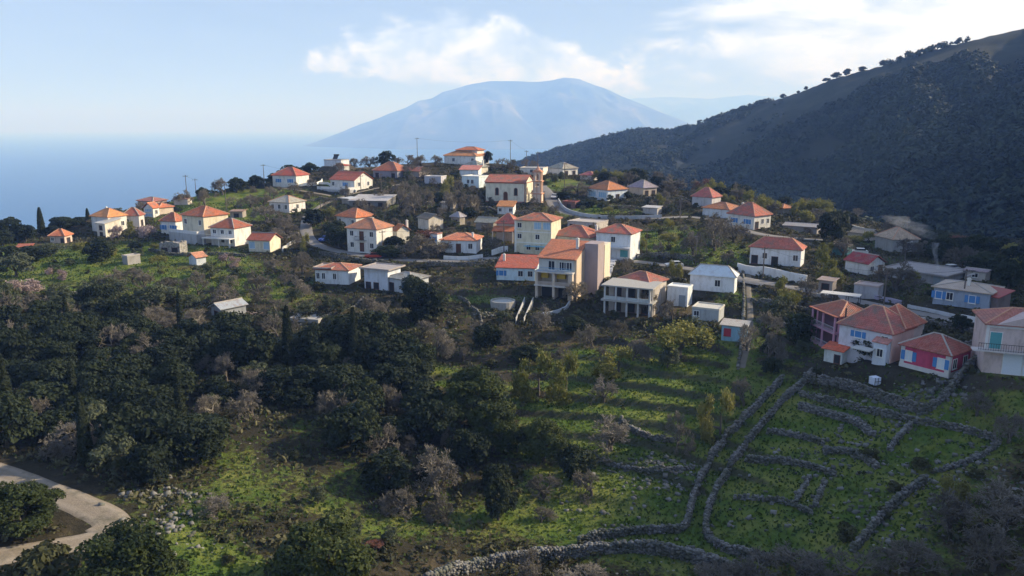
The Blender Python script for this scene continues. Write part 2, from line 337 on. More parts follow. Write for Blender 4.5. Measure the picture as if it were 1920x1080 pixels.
H('house','house with a long red brown roof topmost of the left hamlet','the long red brown roof',(288,390),259,314,378,370,15,'hip',(.42,.17,.13),(.5,.4,.36),['..'],())
H('house','small house with an orange roof just right of the blue glazed house','the small orange house',(300,402),282,326,390,381,30,'hip',O_,(.6,.5,.42),[],())
H('house','white house with red orange roof and two blue shutters','the blue shuttered white house',(331,440),303,352,416,399,38,'hip',O_,(.74,.74,.74),['s.s'],(),)
H('house','large cream two storey house with an orange pyramid roof above grey terraces','the large cream house',(385,456),345,431,407,387,38,'hip',O_,CR,['www','w.w'],['..','..'],extra='deck')
H('house','white house with wide red hip roof and pillared terrace','the white house with the wide red roof',(441,462),397,472,429,410,38,'hip',R_,WH,['.ww','www'],['..','..'])
H('shed','tiny blue white hut with a torn orange tiled roof below the cream house','the tiny blue white hut',(369,498),355,387,486,474,40,'gy',(.5,.2,.12),(.55,.60,.66),['.'],(),cat='hut')
H('house','narrow cream house with a red roof at the left end of the paved road','the narrow cream house',(507,473),467,527,452,437,30,'gx',R_,(.72,.66,.52),['x.x'],['.'],)
H('shed','low grey stone hut with a pale flat top on the left slope','the low stone hut',(240,497),233,264,482,474,60,'flat',(.45,.43,.42),(.33,.32,.32),(),(),cat='hut',mat='sheet')
H('barn','grey corrugated iron barn with rust patches on its gable roof','the corrugated iron barn',(416,598),397,462,584,565,48,'gy',(.42,.45,.48),(.30,.32,.35),['D'],(),cat='barn',mat='sheet')
H('ruin','roofless grey stone ruin below the cream house terraces','the stone ruin',(338,478),300,352,458,455,20,'flat',(.2,.19,.18),(.27,.26,.26),['DD'],(),cat='ruin',mat='stone')
# upper left
H('house','white house with two joined red hip roofs and a bright white yard wall','the white house with joined red roofs',(556,350),512,580,330,314,25,'hip',(.55,.11,.07),WH,['ss'],['.'])
H('house','white cottage with a red gable roof and a sunlit end wall','the white red gabled cottage',(665,356),620,699,339,322,35,'gx',(.50,.13,.08),WH,['w.s.'],['ww'],extra='deck')
H('house','white house with a faded grey hip roof above the paved bend','the grey hipped white house',(543,399),506,573,381,367,35,'hip',(.40,.33,.30),(.75,.70,.70),['www'],['w'])
H('house','low house with a solar heater frame on the skyline','the house with the solar heater',(640,312),608,655,301,297,15,'flat',(.4,.4,.42),(.62,.66,.72),['..'],(),mat='sheet',Y=292)
H('house','small house with a flat red roof under the skyline trees','the flat red roof',(645,320),630,655,314,308,20,'hip',(.55,.1,.07),(.5,.5,.5),(),(),Y=286)
H('house','house with a broad orange red roof on dark stone walls under the skyline','the broad orange red roof',(745,334),700,768,321,304,15,'hip',(.50,.17,.09),(.25,.26,.32),['D.D'],())
H('shed','long open shed with a grey corrugated roof beside the upper lane','the long grey shed',(725,388),655,742,378,368,8,'shed',(.50,.48,.48),(.2,.2,.2),['DDD'],(),cat='shed',mat='sheet')
H('shed','small shed with a pale tilted sheet roof left of the long grey shed','the pale sheet roof',(655,384),641,672,378,374,8,'shed',(.62,.64,.68),(.3,.28,.25),(),(),cat='shed',mat='sheet')
H('house','white house with an orange hip roof just behind the tall white two storey house','the orange hipped white house',(668,428),632,703,409,391,30,'hip',O_,WH,['w.w'],['.'])
H('house','tall white two storey house with four grey windows and a small balcony','the tall white house',(707,474),652,737,431,410,30,'hip',(.50,.19,.11),WH,['wdw','wdw'],['..','..'],extra='balcony')
H('house','white annex with an orange roof and a white chimney right of the tall white house','the white chimney annex',(745,458),738,768,434,416,48,'gx',O_,(.76,.72,.62),(),['..'],ch=[(.8,.9,1.6)])
H('house','low pale cottage with a half tiled half sheet roof under the road','the half tiled cottage',(654,534),592,676,508,494,32,'hip',R_,(.72,.75,.78),['ww.w..'],['.'],extra='sheetend')
H('house','two storey grey white house with a wide faded flat roof beside the road','the faded flat roofed house',(728,545),684,752,507,490,25,'flat',(.42,.38,.37),(.66,.70,.78),['DD.','...'],['..','..'],mat='sheet',oh=.8)
H('house','low house with a weathered grey tiled hip roof beside the big dark oak','the weathered grey roofed house',(770,552),728,804,527,511,28,'hip',(.30,.28,.27),(.55,.58,.62),['D.s'],(),)
# upper middle
H('house','large white house with orange hip roofs at the very top of the village','the large white house at the top',(892,309),833,917,293,278,25,'hip',(.60,.24,.10),(.80,.80,.80),['.w..w'],['.'],extra='upper')
H('house','small house with a grey hip roof and a chimney below the top house','the small grey hipped house',(895,325),866,915,314,302,30,'hip',(.40,.38,.34),(.7,.65,.55),['.'],['.'],ch=[(.95,.6,1.2)])
H('house','white house with a pinkish red single slope roof','the pinkish roofed house',(897,331),862,903,319,311,15,'shed',(.58,.20,.17),(.74,.78,.82),['.'],())
H('house','flat topped white blue house with a sunlit end wall left of the church','the flat white blue house',(898,352),866,918,332,329,30,'flat',(.78,.77,.72),(.70,.80,.86),['.ww.'],['.'],mat='plaster')
H('house','low grey flat roofed house behind the bare trees','the low grey flat roofed house',(827,345),796,837,332,330,15,'flat',(.55,.52,.52),(.50,.50,.58),['..'],['.'],mat='plaster')
H('church','cream church with a red gable roof and arched brown windows','the church',(984,381),911,999,343,328,17,'gx',(.45,.13,.10),(.72,.68,.56),['ADA'],['.'],cat='church')
H('house','long white house with a flat roof behind the church tower','the long white house',(1018,328),975,1027,316,312,10,'flat',(.6,.55,.5),(.80,.74,.68),['..w..'],['.'],mat='plaster')
H('house','white house with a pale grey hip roof on the grassy knoll right of the church','the pale hipped house',(1055,329),1028,1083,317,305,32,'hip',(.46,.40,.34),(.76,.76,.76),['..'],['DD'])
H('house','tiny house with an orange roof just below the church wall','the tiny orange house',(962,402),933,967,388,378,25,'shed',(.58,.22,.09),(.74,.76,.80),['w.w'],())
H('ruin','ruined house with broken roof and a sunlit cream gable wall','the ruined gable house',(804,432),784,831,412,401,45,'gx',(.22,.17,.15),(.68,.62,.54),(),['.'],cat='ruin',dirt=.8)
H('hut','small blue white hut with a red door strip between the ruin and the long cottage','the blue white hut',(820,459),805,829,440,433,25,'flat',(.5,.25,.2),(.70,.74,.80),['s'],(),cat='hut')
H('house','long low white cottage with an orange hip roof facing the road','the long low cottage',(893,475),827,904,452,437,18,'hip',(.56,.20,.09),(.74,.76,.80),['wdw'],['.'],ch=[(.85,.3,.8)])
H('hut','open hut with a grey hip roof on thin posts','the open grey hut',(862,422),846,872,408,398,20,'hip',(.38,.37,.36),(.30,.27,.24),['D'],(),cat='hut')
H('house','tall cream three storey house with an orange roof beside the road','the cream three storey house',(1033,478),966,1051,416,400,16,'hip',(.54,.18,.10),(.68,.64,.50),['.ww.','w.w.','w.xx'],['.','.','.'],extra='bands')
H('house','red roofed house with a deep dark porch left of the cream three storey house','the red roofed porch house',(966,452),931,975,420,401,16,'hip',(.50,.14,.09),(.50,.40,.34),['...','D.D'],(),extra='awning')
H('house','house with a long red roof just behind the beige house','the long red roof behind',(1104,480),1033,1130,447,423,12,'hip',(.50,.15,.10),(.70,.66,.54),(),(),ch=[(.93,.7,1.)])
H('house','white house with a dark red roof, a teal lower storey and a ledge','the white house with teal lower storey',(1181,490),1117,1199,440,421,16,'hip',(.42,.11,.08),(.75,.78,.82),['t.t','.w.'],['.','.'],extra='ledge')
H('house','bright blue and white house with a red roof and a white chimney','the bright blue house',(1003,527),931,1012,504,484,14,'shed',(.48,.11,.07),(.66,.80,.88),['s.ww'],(),ch=[(.12,.5,1.4)])
H('house','hipped red roof house half hidden behind the concrete frame house','the red roof behind the concrete frame',(1216,575),1160,1248,533,510,22,'hip',(.40,.12,.08),(.66,.60,.55),(),['.','.'])
H('house','white house with a pale metal hip roof','the metal roofed white house',(1376,550),1293,1381,521,498,8,'hip',(.66,.74,.80),(.76,.78,.82),['..w.'],(),mat='sheet')
H('hut','square white hut with a flat roof and a grey door left of the metal roof','the square white hut',(1288,576),1250,1297,542,537,20,'flat',(.72,.72,.70),(.70,.74,.78),['.g'],(),cat='hut',mat='plaster')
H('hut','low stone store with a bare concrete roof below the metal roofed house','the concrete topped store',(1347,604),1297,1357,583,570,10,'flat',(.52,.50,.45),(.42,.44,.46),['w..'],(),cat='store',mat='plaster')
H('shed','blue painted shed with a striped corrugated roof','the blue shed',(1396,643),1352,1399,614,606,8,'shed',(.45,.42,.38),(.30,.50,.66),['R.'],(),cat='shed',mat='sheet')
# right
H('house','white house with blue front and an orange hip roof above the curving road wall','the blue fronted orange house',(1139,377),1101,1176,357,340,32,'hip',(.56,.19,.09),(.68,.76,.86),['xx'],['D'])
H('house','stone coloured house with a grey hip roof right of the blue fronted house','the grey hipped stone house',(1206,368),1178,1231,353,338,32,'hip',(.33,.29,.29),(.50,.43,.36),['..'],['DD'])
H('house','small house with a pink red roof under the dark pines','the small pink red roof',(1112,339),1088,1123,331,322,20,'hip',(.60,.17,.15),(.66,.62,.6),(),())
H('house','house with stacked dark red hip roofs and a metal shed at its left','the stacked red roofs',(1334,390),1297,1351,371,352,18,'hip',(.44,.13,.10),(.58,.56,.58),['..'],['.'])
H('house','white house with blue shutters and a spreading red orange hip roof','the spreading red hip roof',(1413,430),1364,1444,406,380,38,'hip',(.47,.13,.08),WH,['ss'],['Dww'],ch=[(.1,.7,.9)])
H('house','long low white annex with an orange roof left of the blue shuttered house','the long orange annex',(1366,410),1317,1392,394,380,12,'hip',(.56,.21,.10),(.70,.73,.78),['.'],())
H('house','small house with an orange roof far right behind the white house','the far small orange roof',(1468,402),1449,1487,394,383,25,'hip',(.54,.2,.1),(.4,.38,.36),(),())
H('house','white house with a ribbed red hip roof on a high white wall','the ribbed red roof',(1500,501),1405,1507,470,446,10,'hip',(.50,.14,.10),(.72,.74,.78),['DwD.w'],(),extra='fence')
H('house','small white house with a crimson roof beside the bare trees','the crimson roofed house',(1626,516),1584,1657,496,476,48,'gx',(.42,.06,.08),(.72,.72,.72),(),['wd'])
H('house','large grey gabled house with an orange tip roof at the edge of the valley','the large grey gabled house',(1672,473),1640,1720,450,427,35,'hip',(.46,.36,.22),(.42,.42,.42),['.'],['.'])
H('house','low building with a huge flat grey roof','the huge flat grey roof',(1770,536),1660,1812,522,488,22,'flat',(.30,.28,.28),(.36,.36,.38),['.g.g'],(),mat='plaster',oh=.6)
H('house','blue house with a flat peach roof behind a white garden wall','the blue peach roofed house',(1853,584),1748,1874,552,530,14,'hip',(.52,.42,.34),(.30,.36,.46),['sw.s.'],(),ch=[(.55,.3,1.2)],mat='sheet',rise=.8)
H('shed','open shed with a dull red sheet roof right of the blue house','the dull red sheet roof',(1868,584),1826,1892,559,543,20,'shed',(.36,.07,.07),(.22,.18,.18),(),(),cat='shed',mat='sheet')
H('shed','teal hut with a flat brown roof beside the dark pine','the teal hut',(1588,480),1560,1597,463,459,15,'flat',(.45,.4,.36),(.12,.30,.32),(),(),cat='hut',mat='plaster')
H('house','pale house with a low brown gable roof next to the dark pine','the pale gabled house',(1628,452),1590,1647,440,429,30,'gx',(.40,.31,.26),(.66,.60,.55),['..'],())
H('shed','low grey shed with a mossy flat roof under the bare garden tree','the low mossy shed',(1645,560),1600,1655,540,533,15,'flat',(.40,.33,.31),(.40,.40,.44),['..'],(),cat='shed',mat='plaster')
H('house','pink two storey house with loggias at the left of the pink group','the pink loggia house',(1570,660),1527,1628,594,566,25,'hip',(.44,.14,.09),(.58,.28,.40),['LL','LL'],['.','w'],extra='loggia')
H('house','pale house with a big brown red hip roof and blue shutters','the big brown red hip roof',(1667,684),1570,1707,628,575,27,'hip',(.44,.13,.10),(.64,.64,.72),['....','.s.w'],['..','.w'],extra='pinkside')
H('shed','small white store with a bright orange lean roof in front of the pale house','the small white store',(1577,684),1544,1589,660,648,18,'shed',(.62,.12,.06),(.62,.66,.66),['.D'],(),cat='store')
H('house','crimson walled cottage with white corners and blue shutters','the crimson cottage',(1777,709),1687,1816,668,627,33,'hip',(.42,.13,.085),(.52,.08,.15),['S.S'],['ww'],extra='quoins')
H('house','large pinkish house with teal doors and a long balcony at the right edge','the large pinkish house',(1990,712),1840,2060,620,580,-17,'hip',(.50,.20,.13),(.62,.50,.47),['.qqq','T.T.'],(),extra='bigbalcony')
H('house','beige house with yellow awnings, a blue railed balcony and open ground floor','the beige house',(1072,564),1003,1072,512,506,18,'flat',(.58,.20,.10),BE,(),(),extra='central',D=10)
H('house','unfinished bare concrete house of two open storeys','the concrete frame house',(1219,598),1132,1219,545,533,14,'flat',(.46,.43,.41),(.50,.47,.44),(),(),extra='frame',D=7)
H('house','low grey walled flat roofed house right of the three storey house','the low grey walled house',(1118,432),1064,1140,421,414,15,'flat',(.42,.38,.36),(.50,.46,.45),['D.D'],['.'],mat='plaster')
H('shed','old stone shed with a dark grey gable roof left of the porch house','the old stone shed',(925,432),892,938,419,408,20,'gx',(.24,.22,.22),(.28,.25,.23),['D'],(),cat='shed')
H('house','house with a weathered red gable roof under the skyline trees','the weathered red gable',(786,332),752,797,322,313,15,'gx',(.36,.15,.11),(.45,.38,.36),['..'],['.'])
H('shed','small dark red booth beside the road curve below the knoll','the dark red booth',(1078,391),1055,1087,381,377,10,'flat',(.22,.08,.07),(.16,.09,.09),['D'],(),cat='booth',mat='plaster')
H('shed','long grey barn with a mossy sheet roof left of the dark pine','the long grey barn',(1531,440),1468,1541,427,419,8,'gx',(.30,.29,.30),(.30,.28,.28),['.'],(),cat='barn',mat='sheet')
H('house','small pale cabin behind the huge flat grey roof','the small pale cabin',(1846,528),1808,1856,516,508,15,'gx',(.34,.28,.26),(.55,.50,.46),['w'],())
H('shed','low shed with a brown sheet roof beside the budding tree','the low brown shed',(1560,545),1534,1568,534,529,15,'shed',(.36,.28,.25),(.38,.34,.33),['D'],(),cat='shed',mat='sheet')
H('shed','pale stone lean to behind the long grey wall at the upper road','the pale lean to',(1232,402),1205,1240,395,390,12,'shed',(.55,.53,.52),(.46,.44,.44),['.'],(),cat='shed',mat='sheet')
H('house','small white house with a brown roof high on the left skyline','the small brown roofed house',(352,384),326,360,377,371,15,'gx',(.36,.20,.15),(.60,.56,.52),['.'],())
H('shed','rusty roofed shed at the foot of the hilltop meadow','the rusty roofed shed',(455,408),432,462,401,396,15,'shed',(.34,.22,.16),(.32,.29,.27),['D'],(),cat='shed',mat='sheet')
H('shed','small pale shed under the bare trees before the church','the pale shed before the church',(850,392),828,858,385,381,15,'gx',(.42,.36,.32),(.55,.5,.46),['.'],(),cat='shed')
H('shed','white washed outhouse behind the crimson cottage','the white washed outhouse',(1720,625),1692,1730,612,606,15,'flat',(.45,.42,.40),(.55,.54,.56),['.'],(),cat='outhouse',mat='plaster')
def solve_len(x0, y0, z, px, dx, dy):
    k = (px-960)/F; c0 = y0*CT - z*ST; return (k*c0-x0)/(dx-k*dy*CT)
_hr = random.Random(11)
for h in HS:
    if h['mat'] == 'tile': _k = _hr.uniform(.78, 1.15); h['rc'] = tuple(round(c_*_k*(1, _hr.uniform(.95, 1.15), _hr.uniform(.95, 1.2))[i_], 3) for i_, c_ in enumerate(h['rc'])); h['old'] = _hr.uniform(.25, .8)
    g = P(h['c'][0], h['c'][1], h['Y']) if h['Y'] else ground(*h['c'], maxY=420)
    if g is None: print('no ground', h['label']); g = P(h['c'][0], h['c'][1], 240)
    x, y, z = g; azm = atan2(x, y); best = None
    # the turn of the house follows from its two visible widths and a sensible plan (side about 0.8 of the front)
    fixed = h['r'] <= h['c'][0]+3 or h['D'] is not None or h['rot'] < 0
    for re in ([h['rot']] if fixed else range(8, 62, 2)):
        r = azm+radians(re); L = solve_len(x, y, z, h['l'], -cos(r), sin(r))
        D = h['D'] or (L*.8 if fixed else solve_len(x, y, z, h['r'], sin(r), cos(r)))
        sc = abs(math.log(max(D, .1)/max(L, .1)/.85)) + .004*abs(re-h['rot'])
        if best is None or sc < best[0]: best = (sc, r, L, D)
    _, r, L, D = best; h['r_'] = r; h['o'] = (x, y, z); h['L'] = min(24, max(2.2, L)); h['D'] = min(14, max(2.2, D))
    h['H'] = max(1.8, -y*tan(TH+math.atan((h['e']-540)/F)) - z)
    a = Vector((-cos(r), sin(r))); b = Vector((sin(r), cos(r))); ctr = Vector((x, y)) + a*h['L']/2 + b*h['D']/2
    h['ctr'] = ctr; rz = -ctr.y*tan(TH+math.atan((h['ry']-540)/F)) - z - h['H']
    h['rh'] = max(.25, min(rz, .42*min(h['L'], h['D'])+.6)) if h['roof'] not in ('flat',) else .25
    h['pad'] = len(PADS)
    PADS.append((ctr.x, ctr.y, h['L']/2+.5, h['D']/2+.5, -r, z, 2.6))
# ---------------------------------------------------------------- roads and lanes, measured along their middle line
def line3(pts, step=2.0, sm=2):
    g = [ground(*p, maxY=420) for p in pts]; g = np.array([tuple(q) for q in g if q is not None])
    for _ in range(sm):
        q = [g[0]]
        for a, b in zip(g[:-1], g[1:]): q += [a*.75+b*.25, a*.25+b*.75]
        g = np.array(q+[g[-1]])
    out = [g[0]]
    for a, b in zip(g[:-1], g[1:]):
        n = max(1, int(np.linalg.norm(b-a)/step))
        out += [a+(b-a)*i/n for i in range(1, n+1)]
    g = np.array(out); z = g[:, 2].copy()
    for _ in range(6): z[1:-1] = (z[:-2]+z[1:-1]*2+z[2:])/4
    g[:, 2] = z; return g
ROADS = [
 ('road', 'asphalt', 2.3, [(578,405),(572,428),(582,455),(625,470),(700,482),(780,489),(860,489),(940,481),(1010,486),(1090,488),(1160,486),(1230,494),(1310,506),(1400,523),(1500,541),(1570,556),(1650,573),(1750,592),(1830,606),(1930,630),(2050,660)]),
 ('road', 'asphalt', 2.5, [(1016,348),(1030,362),(1034,378),(1045,393),(1085,406),(1160,410),(1240,409),(1300,404),(1350,415),(1420,440),(1500,447),(1560,452)]),
 ('path', 'dirt', 1.2, [(578,405),(595,388),(640,368),(700,353),(750,345)]),
 ('path', 'dirt', 1.1, [(490,338),(520,350),(570,358),(620,367)]),
 ('path', 'dirt', 2.3, [(-150,850),(-60,868),(0,886),(70,912),(130,936),(175,955),(205,972),(213,988),(195,1004),(150,1016),(90,1027),(30,1037),(-60,1052),(-200,1080)]),
 ('path', 'dirt', 1.5, [(180,985),(215,1003),(255,1020),(300,1036)]),
 ('path', 'earth', .8, [(1405,500),(1402,540),(1408,590),(1402,640),(1390,690)]),
]
for i, (n, m, hw, pts) in enumerate(ROADS):
    g = line3(pts); LINES.append((g, hw+.3, 2.2))
# ---------------------------------------------------------------- ground sheet
phis = np.r_[np.linspace(radians(-75), radians(-37), 60, endpoint=False), np.linspace(radians(-37), radians(37), 880), np.linspace(radians(37), radians(118), 130)[1:]]
Rs = np.r_[np.linspace(2, 40, 12, endpoint=False), np.geomspace(40, 330, 420, endpoint=False), np.geomspace(330, 1700, 190)]
PH, RR = np.meshgrid(phis, Rs); GX = RR*np.sin(PH); GY_ = RR*np.cos(PH)
GX1, GY1 = GX.ravel(), GY_.ravel()
small = RR.ravel() < 44
HZ = base_h(GX1, GY1); HZ[small] = np.minimum(HZ[small], -36)
selp = np.where((RR.ravel() < 420))[0]; tmp = flatten(GX1[selp], GY1[selp], HZ[selp].copy()); HZ[selp] = tmp
nr, nc = RR.shape; idx = np.arange(nr*nc).reshape(nr, nc)
Qd = np.stack([idx[:-1, :-1], idx[:-1, 1:], idx[1:, 1:], idx[1:, :-1]], -1).reshape(-1, 4)
# what grows where: lush grass, dry grass, scrub soil; the far hillside is scrub
GREEN = [(450,390,22,16,1),(460,372,14,12,1),(100,490,26,12,.8),(200,480,26,14,.8),(180,530,30,9,.8),(320,540,30,7,.6),(430,520,14,8,.4),(1210,720,18,15,1.3),(1180,780,13,10,1.0),(1150,690,8,6,.6),(1180,930,16,13,.9),(1130,860,8,5,.6),(1500,970,16,11,.8),
 (1500,880,20,12,.35),(1600,780,18,10,.3),(1750,840,20,10,.35),(1230,450,16,11,.9),(1120,392,12,6,.9),(1060,345,9,14,1),(1700,465,16,8,.7),(860,560,9,7,.55),(720,600,8,5,.3),(950,560,7,7,.4),(460,870,12,8,.22),(420,940,12,7,.15),(560,940,12,10,.08),(560,800,8,4,.25),
 (330,690,6,5,.7),(330,1060,8,6,.9),(700,980,8,5,.4),(950,980,10,5,.5),(1550,640,9,6,.5),(1460,600,8,8,.5),(1330,480,8,8,.5),(640,345,8,6,.6),(590,420,6,6,.6),(540,560,8,5,.5),(820,700,5,4,.8),(1820,560,10,4,.2),(1380,560,5,5,.7),(1880,740,14,8,.35)]
gr = .04 + .38*fbm(GX1/17, GY1/17, 4, 40) + .34*fbm(GX1/4, GY1/4, 3, 44)
for (px, py, rx, ry, am) in GREEN:
    q = ground(px, py, maxY=420)
    if q is None: continue
    gr += am*np.exp(-(((GX1-q.x)/rx)**2 + ((GY1-q.y)/ry)**2))
slope = np.zeros(nr*nc)
HH = HZ.reshape(nr, nc); dz = np.gradient(HH, axis=0)/np.gradient(RR, axis=0); dz2 = np.gradient(HH, axis=1)/(np.gradient(PH, axis=1)*RR)
steep = np.hypot(dz, dz2).ravel()
gr = gr - sst(.35, .9, steep)*.5
farm = sst(250, 330, RR.ravel())*sst(.02, .14, PH.ravel())
dry = np.clip(.5+.9*fbm(GX1/11, GY1/11, 4, 50), 0, 1)
terr_me_attrs = {'lush': ('POINT', np.clip(gr, 0, 1)), 'dry': ('POINT', dry), 'far': ('POINT', farm), 'steep': ('POINT', np.clip(steep, 0, 2))}
m, t, b = newmat('hillside_ground')
def attr(t, n): a = N(t, 'ShaderNodeAttribute', attribute_name=n); return a.outputs['Fac']
geo = N(t, 'ShaderNodeNewGeometry'); pos = geo.outputs['Position']
nA = noise(t, pos, 1.3, 6, .7); nB = noise(t, pos, .22, 5, .6); nC = noise(t, pos, 5.5, 4, .7)
lush = math_(t, 'ADD', attr(t, 'lush'), math_(t, 'MULTIPLY', math_(t, 'SUBTRACT', nA, .5), 1.5))
grass = mixc(t, nC, (.035, .065, .010), (.115, .180, .034)); grass = mixc(t, ramp(t, nB, [(.4, (0,0,0)), (.65, (1,1,1))]), grass, (.19, .205, .05))
scrub = mixc(t, nC, (.018, .018, .012), (.055, .048, .030))
dryc = mixc(t, nA, (.065, .048, .030), (.145, .115, .07))
c = mixc(t, ramp(t, math_(t, 'ADD', attr(t, 'dry'), math_(t, 'MULTIPLY', math_(t, 'SUBTRACT', nA, .5), .8)), [(.5, (0,0,0)), (.8, (.75,.75,.75))]), scrub, dryc)
c = mixc(t, ramp(t, lush, [(.30, (0,0,0)), (.62, (1,1,1))]), c, grass)
vr = N(t, 'ShaderNodeTexVoronoi'); vr.inputs['Scale'].default_value = 1.1; t.links.new(pos, vr.inputs['Vector'])
rk = math_(t, 'MULTIPLY', math_(t, 'LESS_THAN', vr.outputs['Distance'], .16), ramp(t, noise(t, pos, .12, 3), [(.56, (0,0,0)), (.64, (1,1,1))]))
c = mixc(t, rk, c, (.30, .29, .27))
c = mixc(t, ramp(t, math_(t, 'ADD', attr(t, 'steep'), math_(t, 'MULTIPLY', nA, .3)), [(.5, (0,0,0)), (1.0, (.8,.8,.8))]), c, mixc(t, nC, (.026, .025, .021), (.09, .083, .068)))  # steep risers: earth and stone, their shade darkened into the colour
fN = noise(t, pos, .018, 6, .65); fB = noise(t, pos, .09, 5, .7)
farc = mixc(t, fB, (.016, .022, .014), (.045, .045, .030)); farc = mixc(t, ramp(t, fN, [(.52, (0,0,0)), (.66, (1,1,1))]), farc, mixc(t, fB, (.030, .034, .022), (.060, .060, .040)))
terr = N(t, 'ShaderNodeSeparateXYZ'); t.links.new(pos, terr.inputs[0])
c = mixc(t, attr(t, 'far'), c, farc); t.links.new(c, b.inputs['Base Color']); b.inputs['Roughness'].default_value = .95; b.inputs['Specular IOR Level'].default_value = .1
bp = N(t, 'ShaderNodeBump'); bp.inputs['Strength'].default_value = .9; bp.inputs['Distance'].default_value = .35
t.links.new(math_(t, 'ADD', nA, math_(t, 'MULTIPLY', nC, .45)), bp.inputs['Height']); t.links.new(bp.outputs[0], b.inputs['Normal'])
me = np_mesh('ground', np.c_[GX1, GY1, HZ], Qd, m, smooth=True, attrs=terr_me_attrs)
link('ground', me, kind='structure')
# ---------------------------------------------------------------- sea
SEA = -285.0
m, t, b = newmat('sea_water'); b.inputs['Base Color'].default_value = (.012, .055, .13, 1); b.inputs['Roughness'].default_value = .3; b.inputs['Specular IOR Level'].default_value = .08
geo = N(t, 'ShaderNodeNewGeometry'); mw = N(t, 'ShaderNodeMapping'); mw.inputs['Scale'].default_value = (.02, .05, .02); mw.inputs['Rotation'].default_value = (0, 0, .5); t.links.new(geo.outputs['Position'], mw.inputs[0])
w1 = noise(t, mw.outputs[0], 1, 8, .7); bp = N(t, 'ShaderNodeBump'); bp.inputs['Strength'].default_value = .5; bp.inputs['Distance'].default_value = 2.; t.links.new(w1, bp.inputs['Height']); t.links.new(bp.outputs[0], b.inputs['Normal'])
ms = N(t, 'ShaderNodeMapping'); ms.inputs['Scale'].default_value = (.00022, .0009, 1); ms.inputs['Rotation'].default_value = (0, 0, .35); t.links.new(geo.outputs['Position'], ms.inputs[0])
t.links.new(mixc(t, noise(t, ms.outputs[0], 1, 5, .6), (.008, .07, .20), (.014, .10, .26)), b.inputs['Base Color'])
n = 96; RS = 52000; vs = [(0, 0, SEA)] + [(RS*cos(2*pi*i/n), RS*sin(2*pi*i/n), SEA) for i in range(n)]
me = bpy.data.meshes.new('sea'); me.from_pydata(vs, [], [(0, 1+i, 1+(i+1) % n) for i in range(n)]); me.materials.append(m); link('sea', me, kind='structure')
# ---------------------------------------------------------------- far island and mainland ridge
def far_range(name, sil, Y, depth, seed, mat):
    a = np.array([P(px, py, Y) for px, py in sil]); xs = np.linspace(a[0, 0], a[-1, 0], 260); zt = np.interp(xs, a[:, 0], a[:, 2])
    js = np.linspace(-1, 1, 90); X, J = np.meshgrid(xs, js); Z = np.interp(X, a[:, 0], a[:, 2]) - SEA
    n_ = fbm(X/1500, J*3.2, 5, seed); rid = 1-np.abs(fbm(X/900+J*.6, J*1.3, 4, seed+3))*2.4
    prof = np.power(np.clip(1-np.abs(J), 0, 1), .8); Zz = Z*np.clip(prof, 0, 1)*(1 + (.22*n_ + .34*(rid-.6))*np.clip(np.abs(J)*3, 0, 1)) + SEA - 12
    Zz += 6*fbm(X/160, J*30, 3, seed+9)*np.clip(Z/200, 0, 1); Yy = Y + J*depth*(.35+.65*np.clip(Z/700, 0, 1))
    i = np.arange(X.size).reshape(X.shape); q = np.stack([i[:-1, :-1], i[:-1, 1:], i[1:, 1:], i[1:, :-1]], -1).reshape(-1, 4)
    link(name, np_mesh(name, np.c_[X.ravel(), Yy.ravel(), Zz.ravel()], q, mat, smooth=True), kind='structure')
m, t, b = newmat('far_hillside'); geo = N(t, 'ShaderNodeNewGeometry'); fN = noise(t, geo.outputs['Position'], .0011, 8, .65)
t.links.new(ramp(t, fN, [(.40, (.015, .03, .02)), (.5, (.06, .075, .04)), (.62, (.21, .19, .15))]), b.inputs['Base Color']); b.inputs['Roughness'].default_value = 1
far_range('hill', [(578,274),(600,262),(640,246),(680,230),(705,222),(730,211),(760,200),(785,187),(810,182),(830,170),(850,165),(880,156),(920,149),(960,149),(1000,151),(1035,148),(1062,143),(1085,146),(1110,156),(1140,166),(1170,180),(1200,192),(1230,205),(1260,217),(1300,232),(1340,245),(1420,268)], 12500, 2600, 60, m)
far_range('hill', [(1000,240),(1060,215),(1120,195),(1180,184),(1250,180),(1330,184),(1400,177),(1480,181),(1560,178),(1700,176),(1900,186),(2200,210)], 22000, 4000, 80, m)
# ---------------------------------------------------------------- haze
HAZE = 2.0e-4
hz = MB(); hz.box(-56000, -54000, SEA-1.5, 56000, 56000, 1010)
hm = bpy.data.materials.new('haze_air'); hm.use_nodes = True; t = hm.node_tree; t.nodes.clear()
pv = N(t, 'ShaderNodeVolumePrincipled'); pv.inputs['Color'].default_value = (.26, .46, 1.0, 1); pv.inputs['Absorption Color'].default_value = (.85, .85, .85, 1); pv.inputs['Density'].default_value = HAZE; pv.inputs['Anisotropy'].default_value = 0
ou = N(t, 'ShaderNodeOutputMaterial'); t.links.new(pv.outputs[0], ou.inputs['Volume'])
hz.build('haze', hm, kind='stuff')
